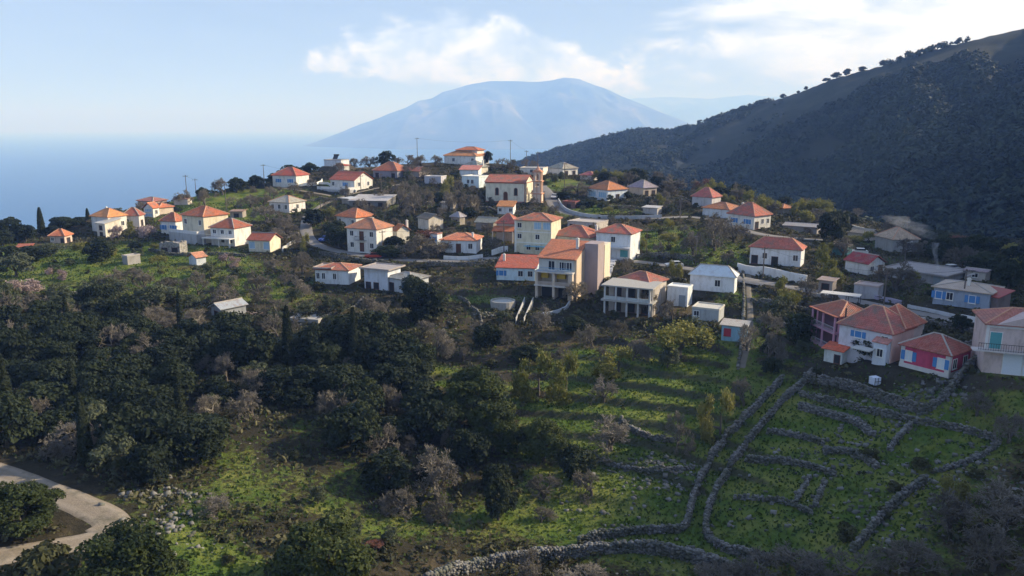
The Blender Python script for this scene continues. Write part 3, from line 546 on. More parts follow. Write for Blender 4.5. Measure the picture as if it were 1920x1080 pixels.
# ---------------------------------------------------------------- roads
def dirt_track():
    m, t, b = newmat('gravel_track'); g = N(t, 'ShaderNodeNewGeometry'); f1 = noise(t, g.outputs['Position'], .35, 6, .7); f2 = noise(t, g.outputs['Position'], 4, 5, .75); u = N(t, 'ShaderNodeAttribute', attribute_name='across')
    rut = math_(t, 'MULTIPLY', ramp(t, math_(t, 'ABSOLUTE', math_(t, 'SUBTRACT', math_(t, 'ABSOLUTE', u.outputs['Fac']), .45)), [(.05, (1,1,1)), (.22, (0,0,0))]), .5)
    c = mixc(t, f2, (.16, .13, .10), (.34, .29, .23)); c = mixc(t, rut, c, (.37, .32, .26)); c = mixc(t, ramp(t, f1, [(.5, (0,0,0)), (.68, (.8,.8,.8))]), c, (.10, .095, .06))
    edge = ramp(t, math_(t, 'ADD', math_(t, 'ABSOLUTE', u.outputs['Fac']), math_(t, 'MULTIPLY', math_(t, 'SUBTRACT', f2, .5), 1.2)), [(.75, (0,0,0)), (.98, (1,1,1))]); c = mixc(t, edge, c, (.07, .075, .04))
    t.links.new(c, b.inputs['Base Color']); b.inputs['Roughness'].default_value = 1; bp = N(t, 'ShaderNodeBump'); bp.inputs['Strength'].default_value = .8; bp.inputs['Distance'].default_value = .1; t.links.new(f2, bp.inputs['Height']); t.links.new(bp.outputs[0], b.inputs['Normal']); return m
asph = plain('road_asphalt', (.20, .19, .185), .9, 0, .25, 1.2); dirtm = dirt_track(); earth = plain('path_earth', (.17, .15, .12), .95, 0, .3, .9)
for (n_, mt, hw, pts), (g, _, _) in zip(ROADS, LINES):
    T = np.gradient(g[:, :2], axis=0); T /= np.linalg.norm(T, axis=1)[:, None]+1e-9; NN = np.c_[-T[:, 1], T[:, 0]]
    K = 7; off = np.linspace(-1, 1, K); wv = hw*(1+.12*fbm(g[:, 0]/4, g[:, 1]/4, 3, 3))[:, None]*off[None]
    X = g[:, 0, None]+NN[:, 0, None]*wv; Y = g[:, 1, None]+NN[:, 1, None]*wv; Z = np.maximum(height(X, Y), g[:, 2, None]-.06)+.09-.05*np.abs(off)[None]
    Z[:, 0] -= .35; Z[:, -1] -= .35
    i = np.arange(X.size).reshape(X.shape); q = np.stack([i[:-1, :-1], i[:-1, 1:], i[1:, 1:], i[1:, :-1]], -1).reshape(-1, 4)
    link(n_, np_mesh(n_, np.c_[X.ravel(), Y.ravel(), Z.ravel()], q, {'asphalt': asph, 'dirt': dirtm, 'earth': earth}[mt], smooth=True, attrs={'across': ('POINT', np.tile(off, len(g)))}), kind='structure')
# ---------------------------------------------------------------- house builder
WOOD = plain('brown_wood', (.11, .05, .035), .7, 0, .2); DARK = plain('opening_shade', (.03, .03, .034), .9, 0, .2); SHUT = plain('blue_shutter', (.07, .22, .50), .6, 0, .15)  # DARK is a flat dark fill painted as the shade inside openings
TEAL = plain('teal_paint', (.10, .32, .34), .6, 0, .15); GREYD = plain('grey_door', (.25, .30, .35), .6, 0, .15); PALE = plain('pale_panel', (.62, .68, .74), .6, 0, .06)
CURT = plain('blue_glazing', (.30, .48, .66), .25, 0, .25); REDP = plain('red_panel', (.40, .05, .08), .6, 0, .1); YEL = plain('yellow_awning', (.62, .42, .07), .8, 0, .1)
CONC = plain('grey_concrete', (.36, .35, .33), .9, 0, .2, 1.5); IRON = plain('dark_iron', (.05, .05, .055), .5, .5, .1); CAPM = plain('ridge_tiles', (.55, .30, .20), .85, 0, .3, 2); CAPG = plain('grey_ridge', (.40, .36, .33), .85, 0, .3, 2)
BROWNF = plain('brown_frame', (.14, .07, .06), .7, 0, .15)
class Face:
    """a wall plane: (u along, o outward, z up) -> local house coordinates"""
    def __init__(s, L, side): s.L = L; s.side = side
    def p(s, u, o, z): return (o, u, z) if s.side else (-s.L+u, -o, z)
    def box(s, mb, u0, u1, o0, o1, z0, z1):
        a = s.p(u0, o0, z0); b = s.p(u1, o1, z1)
        mb.box(min(a[0], b[0]), min(a[1], b[1]), z0, max(a[0], b[0]), max(a[1], b[1]), z1); return mb
def opening(fc, root, u, z, w, h, kind):
    u0, u1 = u-w/2, u+w/2; fw = .09
    fm = {'d': WOOD, 'A': BROWNF, 'D': BROWNF, 'g': GREYD, 'R': REDP}.get(kind, FRAME)
    nm = 'door' if kind in 'dgqO' or (kind == 'T') else 'window'
    mb = MB()
    for a in ((u0-fw, u0, z-fw, z+h+fw), (u1, u1+fw, z-fw, z+h+fw), (u0, u1, z+h, z+h+fw), (u0, u1, z-fw, z)):
        fc.box(mb, a[0], a[1], -.03, .07, a[2], a[3])
    if kind in 'wSx' or kind == 'W':
        for k in range(1, (4 if kind == 'x' else 2)): uu = u0+w*k/(4 if kind == 'x' else 2); fc.box(mb, uu-.025, uu+.025, .0, .06, z, z+h)
    if nm == 'window': fc.box(mb, u0-.16, u1+.16, .0, .14, z-fw-.06, z-fw-.002)
    o = mb.build(nm, fm, root)
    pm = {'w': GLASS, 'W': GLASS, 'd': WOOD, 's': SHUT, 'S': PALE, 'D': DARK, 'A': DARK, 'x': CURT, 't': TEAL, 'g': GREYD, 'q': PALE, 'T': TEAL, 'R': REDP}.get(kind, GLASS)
    pn = {'d': 'door_leaf', 'g': 'door_leaf', 's': 'shutter', 'q': 'door_leaf', 'T': 'door_leaf', 't': 'shutter'}.get(kind, 'pane')  # in dark openings the pane is only a fill painted as inner shade
    mb = MB(); fc.box(mb, u0, u1, -.02, .022 if kind not in 'sT' else .045, z, z+h); mb.build(pn, pm, o)
    if kind == 'S' or kind == 's' and w > .9:
        for sd in (-1, 1):
            mb = MB(); a = u0-fw-.55 if sd < 0 else u1+fw; fc.box(mb, a, a+.55, .03, .09, z, z+h); mb.build('shutter', SHUT, o)
    return o
def arched(fc, root, u, z, w, h, door=False):
    mb = MB(); n = 10
    def ring(r0, r1, o):
        for k in range(n):
            a0, a1 = pi*k/n, pi*(k+1)/n; zt = z+h-w/2
            q = [(u+r*cos(a), zt+r*sin(a)) for r, a in ((r0, a0), (r1, a0), (r1, a1), (r0, a1))]
            mb.face([fc.p(x, o, y) for x, y in q])
    ring(w/2, w/2+.16, .08); fc.box(mb, u-w/2-.16, u-w/2, -.02, .08, z, z+h-w/2); fc.box(mb, u+w/2, u+w/2+.16, -.02, .08, z, z+h-w/2)
    if not door: fc.box(mb, u-w/2-.2, u+w/2+.2, -.02, .14, z-.15, z)
    o = mb.build('door' if door else 'window', plain('arch_trim', (.30, .17, .13), .8), root); mb = MB()
    pts = [(u-w/2, z), (u+w/2, z)] + [(u+w/2*cos(pi*k/n), z+h-w/2+w/2*sin(pi*k/n)) for k in range(n+1)]
    mb.face([fc.p(x, .03, y) for x, y in pts]); mb.build('door_leaf' if door else 'pane', WOOD if door else DARK, o)
    return o
def roof_mesh(kind, x0, x1, y0, y1, z, rh, mat, root, caps=CAPM, name='roof'):
    """roof over the rectangle with its eave at z"""
    mb = MB(); tk = .13; zt = z+tk; caplines = []
    W_, Dp = x1-x0, y1-y0
    A, B, C_, D_ = (x0,y0,zt), (x1,y0,zt), (x1,y1,zt), (x0,y1,zt)
    if kind == 'hip':
        if W_ >= Dp: i = Dp/2*.96; r1 = (x0+i, (y0+y1)/2, zt+rh); r2 = (x1-i, (y0+y1)/2, zt+rh); fs = [(A,B,r2,r1), (B,C_,r2), (C_,D_,r1,r2), (D_,A,r1)]; caplines = [(A,r1),(B,r2),(C_,r2),(D_,r1),(r1,r2)]
        else: i = W_/2*.96; r1 = ((x0+x1)/2, y0+i, zt+rh); r2 = ((x0+x1)/2, y1-i, zt+rh); fs = [(A,B,r1), (B,C_,r2,r1), (C_,D_,r2), (D_,A,r1,r2)]; caplines = [(A,r1),(B,r1),(C_,r2),(D_,r2),(r1,r2)]
    elif kind == 'gx': r1 = (x0, (y0+y1)/2, zt+rh); r2 = (x1, (y0+y1)/2, zt+rh); fs = [(A,B,r2,r1), (C_,D_,r1,r2)]; caplines = [(r1,r2)]
    elif kind == 'gy': r1 = ((x0+x1)/2, y0, zt+rh); r2 = ((x0+x1)/2, y1, zt+rh); fs = [(B,C_,r2,r1), (D_,A,r1,r2)]; caplines = [(r1,r2)]
    elif kind == 'shed': C2 = (x1,y1,zt+rh); D2 = (x0,y1,zt+rh); fs = [(A,B,C2,D2)]
    elif kind == 'flat': fs = [(A,B,C_,D_)]
    for f in fs: mb.face(f)
    def dn(p): return (p[0], p[1], p[2]-tk)
    if kind in ('gx', 'gy', 'shed'):
        for f in fs:
            mb.face([dn(p) for p in reversed(f)])
            for a, b in zip(f, f[1:]+f[:1]): mb.face([dn(a), dn(b), b, a])
    else:
        c = [A, B, C_, D_]
        for a, b in zip(c, c[1:]+c[:1]): mb.face([dn(a), dn(b), b, a])
        mb.face([dn(p) for p in reversed(c)])
    if kind == 'flat' and min(W_, Dp) > 2:
        mb.box(x0,y0,zt,x0+.18,y1,zt+.2); mb.box(x1-.18,y0,zt,x1,y1,zt+.2); mb.box(x0+.18,y0,zt,x1-.18,y0+.18,zt+.2); mb.box(x0+.18,y1-.18,zt,x1-.18,y1,zt+.2)
    o = mb.build(name, mat, root)
    if caplines and caps:
        mb = MB()
        for a, b in caplines: mb.bar((a[0],a[1],a[2]+.02), (b[0],b[1],b[2]+.02), .12, .12, 5)
        mb.build('ridge_tiles', caps, o)
    return o
def chimney(root, x, y, z0, z1, w=.5):
    mb = MB(); mb.box(x-w/2, y-w/2, z0, x+w/2, y+w/2, z1); mb.box(x-w/2-.08, y-w/2-.08, z1, x+w/2+.08, y+w/2+.08, z1+.12); mb.box(x-w/2+.1, y-w/2+.1, z1+.12, x+w/2-.1, y+w/2-.1, z1+.3)
    return mb.build('chimney', WHITE, root)
def rail(root, fc, u0, u1, o0, z, mat=IRON, h=.95, name='railing', ret=0):
    mb = MB(); fc.box(mb, u0, u1, o0-.05, o0, z+h-.06, z+h); fc.box(mb, u0, u1, o0-.04, o0-.01, z+.08, z+.12)
    n = max(3, int((u1-u0)/.28))
    for k in range(n+1): u = u0+(u1-u0-.04)*k/n; fc.box(mb, u, u+.035, o0-.045, o0-.01, z, z+h-.06)
    if ret:
        for u in (u0, u1-.05): fc.box(mb, u, u+.05, o0-ret, o0-.05, z+h-.06, z+h)
    return mb.build(name, mat, root)
ROOTS = {}
for h in HS:
    L, D, Hh, rh = h['L'], h['D'], h['H'], h['rh']; x, y, z = h['o']
    root = empty(h['name'], (x, y, z), -h['r_'], label=h['label'], cat=h['cat'], group=h['group']); ROOTS[h['lm']] = (root, h)
    if h['extra'] in ('central', 'frame'): continue
    ft, sf = Face(L, False), Face(L, True)
    wm = stonemat(h['wc']) if h['mat'] == 'stone' or h['wc'] == ST_ else wallmat(h['wc'], h['dirt'])
    mb = MB(); mb.box(-L, 0, -3.2, 0, D, Hh)
    if h['roof'] == 'gx':
        for xx in (0, -L): mb.face([(xx, 0, Hh), (xx, D, Hh), (xx, D/2, Hh+rh*D/(D+2*h['oh'])+.05)])
    if h['roof'] == 'gy':
        for yy in (0, D): mb.face([(-L, yy, Hh), (0, yy, Hh), (-L/2, yy, Hh+rh*L/(L+2*h['oh'])+.05)])
    if h['roof'] == 'shed':
        for xx in (0, -L): mb.face([(xx, 0, Hh), (xx, D, Hh), (xx, D, Hh+rh)])
        mb.face([(-L, D, Hh), (0, D, Hh), (0, D, Hh+rh), (-L, D, Hh+rh)])
    mb.build('wall', wm, root)
    if h['extra'] == 'quoins':
        mb = MB(); qm = wallmat((.62,.60,.58), .2)
        mb.box(-.55, -.05, .62, .05, .55, Hh-.002); mb.box(-L-.05, -.05, .62, -L+.5, .5, Hh-.002); mb.box(-L-.1, -.1, -2.9, .1, D+.1, .62); mb.build('corner_trim', qm, root)
    oh = h['oh'] if h['roof'] != 'flat' or h['oh'] > .38 else .08
    rm = {'tile': lambda: tilemat(h['rc'], old=round(h.get('old', .5), 2)), 'sheet': lambda: sheetmat(h['rc'], rust=.25 if h['cat'] in ('barn', 'shed') else .12), 'stone': lambda: stonemat(h['rc']), 'plaster': lambda: plain('flat_roof', h['rc'], .9, 0, .25, 1)}[h['mat']]()
    if h['name'] == 'ruin' and h['roof'] == 'flat':   # broken wall tops instead of a roof
        mb = MB()
        for k in range(14): u = -L+L*k/14; mb.box(u, -.02, Hh+.001, u+L/14-.02, .55, Hh+.1+.7*vn(np.array(k*.9), np.array(1.)).item())
        for k in range(8): v = .6+(D-.6)*k/8; mb.box(-.5, v, Hh+.001, .02, v+D/9, Hh+.1+.8*vn(np.array(k*.9), np.array(4.)).item())
        mb.build('broken_wall_top', wm, root)
    else:
        roof = roof_mesh(h['roof'], -L-oh, oh, -oh, D+oh, Hh+.004, rh, rm, root, CAPM if h['mat'] == 'tile' and h['rc'] != GR and h['rc'][0] > .4 else CAPG)
        for (cu, cv, ch_) in h['ch']: chimney(roof, -L*(1-cu), D*cv, Hh+.1, Hh+rh*.55+ch_)
    if h['extra'] == 'sheetend':
        roof_mesh('flat', -L-oh-.05, -L*.48, -oh-.05, D*.75, Hh+.30, .1, sheetmat((.42,.36,.34), rust=.4), root, name='sheet_roof')
    for fc, rows, ln in ((ft, h['f'], L), (sf, h['s'], D)):
        if not rows: continue
        fh = Hh/len(rows)
        for k, row in enumerate(rows):
            n = len(row); cell = ln/n
            for j, kd in enumerate(row):
                if kd == '.': continue
                u = cell*(j+.5); zb = k*fh
                if kd == 'L': continue
                if h['name'] == 'church' and fc is ft:
                    arched(fc, root, ln*(.29, .51, .77)[j], 1.05 if kd == 'A' else .02, 1.15 if kd == 'D' else .95, 3.3 if kd == 'D' else 2.3, kd == 'D') if kd == 'D' else arched(fc, root, ln*(.29, .51, .77)[j], 2.35, .95, 2.2)
                    continue
                if kd in 'dgqT' or (kd == 'D'): hh = min(2.1, fh*.78); ww = min(1.1, cell*.7); zz = zb+.1; 
                elif kd in 'xt': hh = min(1.7, fh*.6); ww = cell*.72; zz = zb+fh*.28
                else: hh = min(1.25, fh*.42); ww = min(1.0, cell*.55); zz = zb+fh*.36
                if kd == 'D': ww = min(1.4, cell*.6); hh = min(1.8, fh*.62)
                if kd == 'q': ww = cell*.96; hh = fh*.92
                if kd == 'T': ww = 1.3; hh = min(2.2, fh*.78)
                if kd == 'S': ww = .85; hh = 1.35
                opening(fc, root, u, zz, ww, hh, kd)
# ---------------------------------------------------------------- particular buildings
def R(lm): return ROOTS[lm]
def thing_at(name, px, py, rz=0, Y=None, fn=None, **kw):
    g = P(px, py, Y) if Y else ground(px, py, fn or height, maxY=420)
    g = g or P(px, py, 300); return empty(name, tuple(g), rz, **kw)
root, h = R('the church'); L, D, Hh, rh = h['L'], h['D'], h['H'], h['rh']
mb = MB(); cm = plain('brown_cornice', (.36, .16, .12), .8)
mb.box(-L-.12, -.12, Hh-.28, .12, -.002, Hh-.02); mb.box(.002, -.002, Hh-.28, .14, D, Hh-.02); mb.box(-L-.1, -.14, -.3, .1, -.002, .45); mb.box(-.16, -.09, .45, .09, -.002, Hh-.28)
mb.build('cornice', cm, root)
arched(Face(L, True), root, D*.28, 2.6, .7, 2.0)
mb = MB(); mb.box(-L-1.2, D*.72, -3, -L*.62, D+4.5, Hh-.6); mb.build('rear_wall', wallmat((.72,.68,.56)), root)
roof_mesh('gx', -L-1.5, -L*.30, D*.62, D+4.9, Hh-.55, 2.0, tilemat((.48,.15,.11)), root, name='rear_roof')
# bell tower: three stages of paired piers
tx, ty, tz = (P(1007, 384, h['o'][1]+.3))
zt = 0; tw = 2.7
trt = empty('bell_tower', (tx, ty, tz), -h['r_'], label='tall pinkish cream bell tower of three open stages at the right end of the church', cat='bell tower')
pm = wallmat((.74, .60, .50), .25); tm = plain('tower_trim', (.55, .28, .18), .8); zz = -1.5
for k, (hh, w) in enumerate(((4.8, 2.8), (3.5, 2.6), (2.6, 2.4))):
    mb = MB()
    if k == 0: mb.box(-w/2, -w/2+1, zz, w/2, w/2+1, zz+hh)
    else:
        for sx in (-1, 1):
            for sy in (-1, 1):
                cx, cy = sx*(w/2-.35), sy*(w/2-.35)+1; mb.box(cx-.35, cy-.35, zz, cx+.35, cy+.35, zz+hh)
        if k == 1: mb.box(-w/2+.3, -w/2+1.3, zz, w/2-.3, w/2+.7, zz+hh*.55)
        mb.box(-w/2+.7, -w/2+1.02, zz+hh*.8, w/2-.7, w/2+.98, zz+hh)
    mb.build('tower_stage', pm, trt); mb = MB(); mb.box(-w/2-.28, -w/2+.72, zz+hh, w/2+.28, w/2+1.28, zz+hh+.28); mb.build('cornice', tm, trt); zz += hh+.28
    mb = MB()
    for sx in (-1, 0, 1): mb.box(sx*(w/2-.2)-.1, -w/2+.93, zz-hh, sx*(w/2-.2)+.1, -w/2+.995, zz-.3)
    for sx in (-1, 1): mb.box(w/2+.005, sx*(w/2-.3)+.9, zz-hh, w/2+.07, sx*(w/2-.3)+1.1, zz-.3)
    mb.build('pilaster', tm, trt)
mb = MB(); mb.prism([(-1.1, -.1), (1.1, -.1), (1.1, 2.1), (-1.1, 2.1)], zz, zz+.35); mb.bar((0, 1, zz+.35), (0, 1, zz+1.5), .95, .05, 10); mb.box(-.04, .96, zz+1.4, .04, 1.04, zz+2.3); mb.box(-.3, .97, zz+1.85, .3, 1.03, zz+1.93); mb.build('tower_cap', tm, trt)
mb = MB(); mb.bar((0, 1, zz-2.2), (0, 1, zz-1.5), .42, .2, 10); mb.build('bell', IRON, trt)
# large white house at the top: small upper storey with its own roof
root, h = R('the large white house at the top'); L, D, Hh, rh = h['L'], h['D'], h['H'], h['rh']
mb = MB(); mb.box(-L*.72, D*.3, Hh+.3, -L*.08, D*.8, Hh+rh*.75); mb.build('upper_wall', wallmat(WH), root)
roof_mesh('hip', -L*.76, -L*.04, D*.26, D*.84, Hh+rh*.75, 1.2, tilemat((.52,.17,.09)), root, name='upper_roof')
# decks / terraces
for lm, dz, w in (('the large cream house', 2.6, 2.6), ('the white red gabled cottage', 0.2, 4.0)):
    root, h = R(lm); L = h['L']; mb = MB(); mb.box(-L-2.5, -w, -3.0, 0.4, -.004, dz); mb.build('terrace', wallmat((.42,.43,.46), .6), root)
    mb = MB(); mb.box(-L-2.5, -w, dz, .4, -w+.2, dz+.8); mb.box(.2, -w+.2, dz, .4, -.3, dz+.8); mb.build('parapet', wallmat((.66,.66,.68)), root)
root, h = R('the white house with the wide red roof'); L = h['L']; mb = MB(); mb.box(-L-1, -2.4, 2.0, .3, -.003, 2.25)
for u in (-L-.8, -L*.45, 0): mb.box(u, -2.35, -1, u+.25, -2.1, 2.0)
mb.build('terrace', wallmat((.62,.62,.62)), root)
rail(root, Face(L, False), -1, L+.3, 2.35, 2.25, plain('white_rail', (.6,.62,.66)))
# balcony on the tall white house
root, h = R('the tall white house'); L = h['L']; Hh = h['H']
mb = MB(); mb.box(-L*.66, -1.0, Hh/2-.05, -L*.34, -.003, Hh/2+.1); b_ = mb.build('balcony', CONC, root); rail(b_, Face(L, False), L*.34, L*.66, 1.0, Hh/2+.1, ret=.9)
# three storey house: floor bands and canopy
root, h = R('the cream three storey house'); L, D, Hh = h['L'], h['D'], h['H']; mb = MB()
for k in (1, 2): mb.box(-L-.1, -.14, Hh*k/3-.12, .1, -.003, Hh*k/3+.14)
mb.box(-L-.12, -.16, -1, -L+.35, -.004, Hh-.03); mb.build('floor_band', wallmat((.76,.76,.72), .2), root)
mb = MB(); mb.box(-L*.72, -1.3, 1.9, .6, -.15, 2.0); mb.build('canopy', plain('blue_canopy', (.22, .45, .58), .6), root)
# awning on the porch house
root, h = R('the red roofed porch house'); L, D, Hh = h['L'], h['D'], h['H']
mb = MB(); mb.face([(-L-.6, -2.3, Hh*.62), (.1, -2.3, Hh*.62), (.1, -.02, Hh*.86), (-L-.6, -.02, Hh*.86)]); mb.face([(-L-.6, -2.3, Hh*.62-.1), (.1, -2.3, Hh*.62-.1), (.1, -.02, Hh*.86-.1), (-L-.6, -.02, Hh*.86-.1)]); mb.face([(-L-.6, -2.3, Hh*.62-.1), (.1, -2.3, Hh*.62-.1), (.1, -2.3, Hh*.62), (-L-.6, -2.3, Hh*.62)])
mb.build('porch_roof', tilemat(O_), root)
for u in (-L-.4, -L/2, -.1): mb = MB(); mb.box(u-.12, -2.2, -1.5, u+.12, -1.96, Hh*.62-.1); mb.build('post', wallmat((.6,.55,.5)), root)
# ledge over the teal storey
root, h = R('the white house with teal lower storey'); L, D, Hh = h['L'], h['D'], h['H']
mb = MB(); mb.box(-L-.2, -1.4, Hh*.48, .3, -.003, Hh*.48+.25); mb.build('ledge', wallmat((.62,.62,.64), .5), root)
for u in (-L, -L/2, 0): mb = MB(); mb.box(u-.15, -1.35, -1.5, u+.15, -1.1, Hh*.48); mb.build('post', wallmat((.5,.5,.52), .5), root)
# high white garden wall in front of the ribbed roof
# beige house
root, h = R('the beige house'); L = h['L']; D = 10; x, y, z = h['o']
def zat(py, dy=0): yy = y+dy; return -yy*tan(TH+math.atan((py-540)/F))-z
beige = wallmat((.60,.50,.41), .35); grey = wallmat((.50,.50,.52), .3)
z1, z2, z3 = zat(541), zat(515), zat(486, 1.5)
mb = MB(); mb.box(-L, 2.2, -3, 0, D, z2); mb.box(-L, 0, -3, -L+.55, 2.2, z2); mb.box(-L*.5-.25, 0, -3, -L*.5+.25, 2.2, z2); mb.box(-.9, 0, -3, 0, 2.2, z2)
mb.build('wall', beige, root)
for zz in (z1, z2): mb = MB(); mb.box(-L-.15, -.25, zz, .15, 2.19, zz+.28); mb.build('floor_slab', wallmat((.58,.54,.50), .3), root)
mb = MB(); mb.box(-L+.25, 1.5, z2+.28, -.05, D, z3); 
top = z3+2.6; mb.box(.0, 1.5, z2+.28, .1, D, z3); mb.face([(.1, 1.5, z3), (.1, D, z3), (.1, D, top)]); mb.build('upper_wall', wallmat((.56,.56,.54), .25), root)
mb = MB(); mb.box(-.02, 1.4, -3, .45, D, z3-.1); mb.face([(.45, 1.4, z3-.1), (.45, D, z3-.1), (.45, D, top)]); mb.face([(.45,D,z3-.1),(-.02,D,z3-.1),(-.02,D,top),(.45,D,top)]); mb.build('side_wall', wallmat((.62,.50,.38), .4), root)
mb = MB(); A = [(-L-.1, 1.0, z3), (.35, 1.0, z3), (.35, D+.1, top), (-L-.1, D+.1, top)]
mb.face(A); mb.face([(p[0], p[1], p[2]-.2) for p in A]); 
for a, b in zip(A, A[1:]+A[:1]): mb.face([(a[0],a[1],a[2]-.2), (b[0],b[1],b[2]-.2), b, a])
rf = mb.build('roof', tilemat((.54,.19,.10), old=.25), root); chimney(rf, -L*.12, D*.62, z3+.6, z3+3.4, .55)
mb = MB(); mb.box(.46, D-3.2, -3, 3.3, D+1.5, top-.1); mb.build('rear_wing', wallmat((.36,.30,.31), .3), root)  # blank front of the wing, its shade put into the darker wall colour
mb = MB(); mb.box(1.0, D+1.51, -3, 3.4, D+6, top-.9); mb.build('rear_wall', wallmat((.72,.64,.50), .3), root)  # side of the wing, sunlight put into the paler wall colour
fu = Face(L, False)
class FaceUp(Face):
    def __init__(s, L, off): s.L = L; s.off = off
    def p(s, u, o, z): return (-s.L+u, s.off-o, z)
f2 = FaceUp(L, 1.5); f3 = FaceUp(L, 2.2); wz = z2+.45; wh = (z3-wz)*.72
opening(f2, root, L*.38, wz, 1.3, wh, 'w'); opening(f2, root, L*.76, wz+.05, 2.6, wh*.9, 'w'); 
for uu in (.65, .72, .79, .86): mb = MB(); f2.box(mb, L*uu-.04, L*uu+.04, .02, .09, wz+.05, wz+.05+wh*.9); mb.build('window_bar', FRAME, root)
rail(root, fu, 0, L, .2, z2+.28, plain('blue_rail', (.16, .36, .60), .5), .85)
for uu, w_ in ((.22, .9), (.68, 1.1)):
    mb = MB(); f3.box(mb, L*uu-w_, L*uu+w_*.6, .05, .9, z2-1.35, z2-.15); mb.build('awning', YEL, root)
    opening(f3, root, L*(uu+.2), z1+.35, .9, 1.9, 'x')
    mb = MB(); fu.box(mb, L*uu-1.3, L*uu+2.2, -.25, -.05, z1+.28, z1+1.05); mb.build('parapet', wallmat((.40,.33,.28), .3), root)
    mb = MB(); f3.box(mb, L*uu-1.1, L*uu+1.9, -.01, .02, -.6, z1-.35); mb.build('opening_shade', DARK, root)  # flat dark sheet painted as the shade of the open ground floor
opening(Face(L, True), root, D*.35, z1+.6, .8, 1.3, 'D')
# concrete frame
root, h = R('the concrete frame house'); L, D = h['L'], h['D']; x, y, z = h['o']
zt, zm = zat(545, 0)+0 if False else -y*tan(TH+math.atan((543-540)/F))-z, -y*tan(TH+math.atan((571-540)/F))-z
mb = MB(); mb.box(-L, 3.0, -3, 0, D, zt); mb.build('wall', wallmat((.42,.38,.35), .5), root)
for a, b in ((zt, .25), (zm, .3), (-.35, .3)): mb = MB(); mb.box(-L-.5, -.6, a, .5, D if a == zt else 2.99, a+b); mb.build('roof_slab' if a == zt else 'floor_slab', CONC, root)
for u in np.linspace(-L, -.35, 5):
    mb = MB(); mb.box(u, -.3, -3, u+.32, .02, zm); mb.box(u, -.3, zm+.3, u+.32, .02, zt); mb.build('pillar', wallmat((.56,.56,.56), .4), root)
for u in (-.35,):
    for v in (1.5, 2.6): mb = MB(); mb.box(u, v, -3, u+.32, v+.3, zm); mb.box(u, v, zm+.3, u+.32, v+.3, zt); mb.build('pillar', wallmat((.56,.52,.48), .4), root)
mb = MB(); mb.box(-L+.32, -.25, zm+.3, -.4, -.1, zm+.95); mb.build('parapet', wallmat((.46,.50,.52), .4), root)
f4 = FaceUp(L, 3.0)
for u, k in ((.2, 'D'), (.5, 'D'), (.8, 'D')): opening(f4, root, L*u, zm+.4, 1.3, 1.9, k); opening(f4, root, L*u, .2, 1.3, 1.8, k)
# loggias of the pink house
root, h = R('the pink loggia house'); L, Hh = h['L'], h['H']
for k in range(2):
    zb = Hh*k/2
    mb = MB(); mb.box(-L*.92, -.03, zb+.25, -L*.08, .0-.004, zb+Hh/2-.3); mb.build('opening_shade', plain('loggia_shade', (.10, .05, .07), .9), root)  # flat dark sheet standing in for the shade inside the loggia
    mb = MB(); mb.box(-L-.1, -.9, zb-.02, .1, -.04, zb+.16); s_ = mb.build('balcony', wallmat((.52,.26,.36), .3), root)
    rail(s_, Face(L, False), 0, L, .9, zb+.16, plain('grey_rail', (.45,.45,.5)))
    for u in (-L, -L*.53, -.25): mb = MB(); mb.box(u, -.88, zb+.16, u+.24, -.64, zb+Hh/2-.03); mb.build('pillar', wallmat((.56,.30,.42), .3), root)
mb = MB(); mb.box(-L-.6, -1.1, Hh-.005, .5, -.1, Hh+.12); mb.build('eave', tilemat((.44,.14,.09)), root)
# pale house: pink side wall, porch and the rear roof
root, h = R('the big brown red hip roof'); L, D, Hh, rh = h['L'], h['D'], h['H'], h['rh']
mb = MB(); mb.box(.003, -.05, -3, .12, D, Hh-.02); mb.build('side_wall', wallmat((.72,.50,.46), .3), root)
mb = MB(); mb.box(-L*.25, -1.2, -2, -.05, -.003, Hh*.72); mb.build('bay', wallmat((.62,.66,.74)), root); roof_mesh('shed', -L*.28, .15, -1.4, -.01, Hh*.72+.003, .5, tilemat((.60,.26,.22)), root, None, 'bay_roof')
opening(FaceUp(L, -1.2), root, L*.88, Hh*.28, .8, 1.1, 'w')
roof_mesh('hip', -L*.75, L*.05, D*.5, D+3.5, Hh+.2, rh*.9, tilemat((.46,.15,.10)), root, name='rear_roof')
mb = MB(); mb.box(-L*.7, D, -3, 0, D+3.2, Hh+.15); mb.build('rear_wall', wallmat((.66,.55,.52)), root)
mb = MB(); mb.box(-L*.55, -3.2, .9+1.2, -L*.2, -1.25, 2.25); mb.build('canopy', wallmat((.5,.5,.48)), root)
mb = MB(); mb.bar((-L*.98, 1.2, Hh), (-L*.98, 1.2, Hh+2.3), .13, .13); mb.build('stove_pipe', IRON, root)
# balcony of the right edge house
root, h = R('the large pinkish house'); L, Hh, D = h['L'], h['H'], h['D']
mb = MB(); mb.box(-L-1.6, -1.4, Hh/2-.08, .5, -.003, Hh/2+.12); b_ = mb.build('balcony', wallmat((.62,.56,.54), .3), root); rail(b_, Face(L, False), -1.0, L+.2, 1.35, Hh/2+.12)
mb = MB(); mb.box(-L-.06, -.08, Hh/2+.12, -L+.28, -.003, Hh-.03); mb.box(-L-.1, -.14, Hh-.32, 0, -.081, Hh-.05); mb.build('corner_trim', wallmat((.74,.72,.70), .2), root)
mb = MB(); mb.face([(-L*.9, -.42, Hh+.15), (-L*.1, -.42, Hh+.15), (-L*.5, -.42, Hh+1.45)]); mb.face([(-L*.9, -.42, Hh+.15), (-L*.5, -.42, Hh+1.45), (-L*.5, D*.4, Hh+1.45)]); mb.face([(-L*.1, -.42, Hh+.15), (-L*.5, D*.4, Hh+1.45), (-L*.5, -.42, Hh+1.45)]); mb.build('gable', wallmat((.58,.46,.44), .3), root)
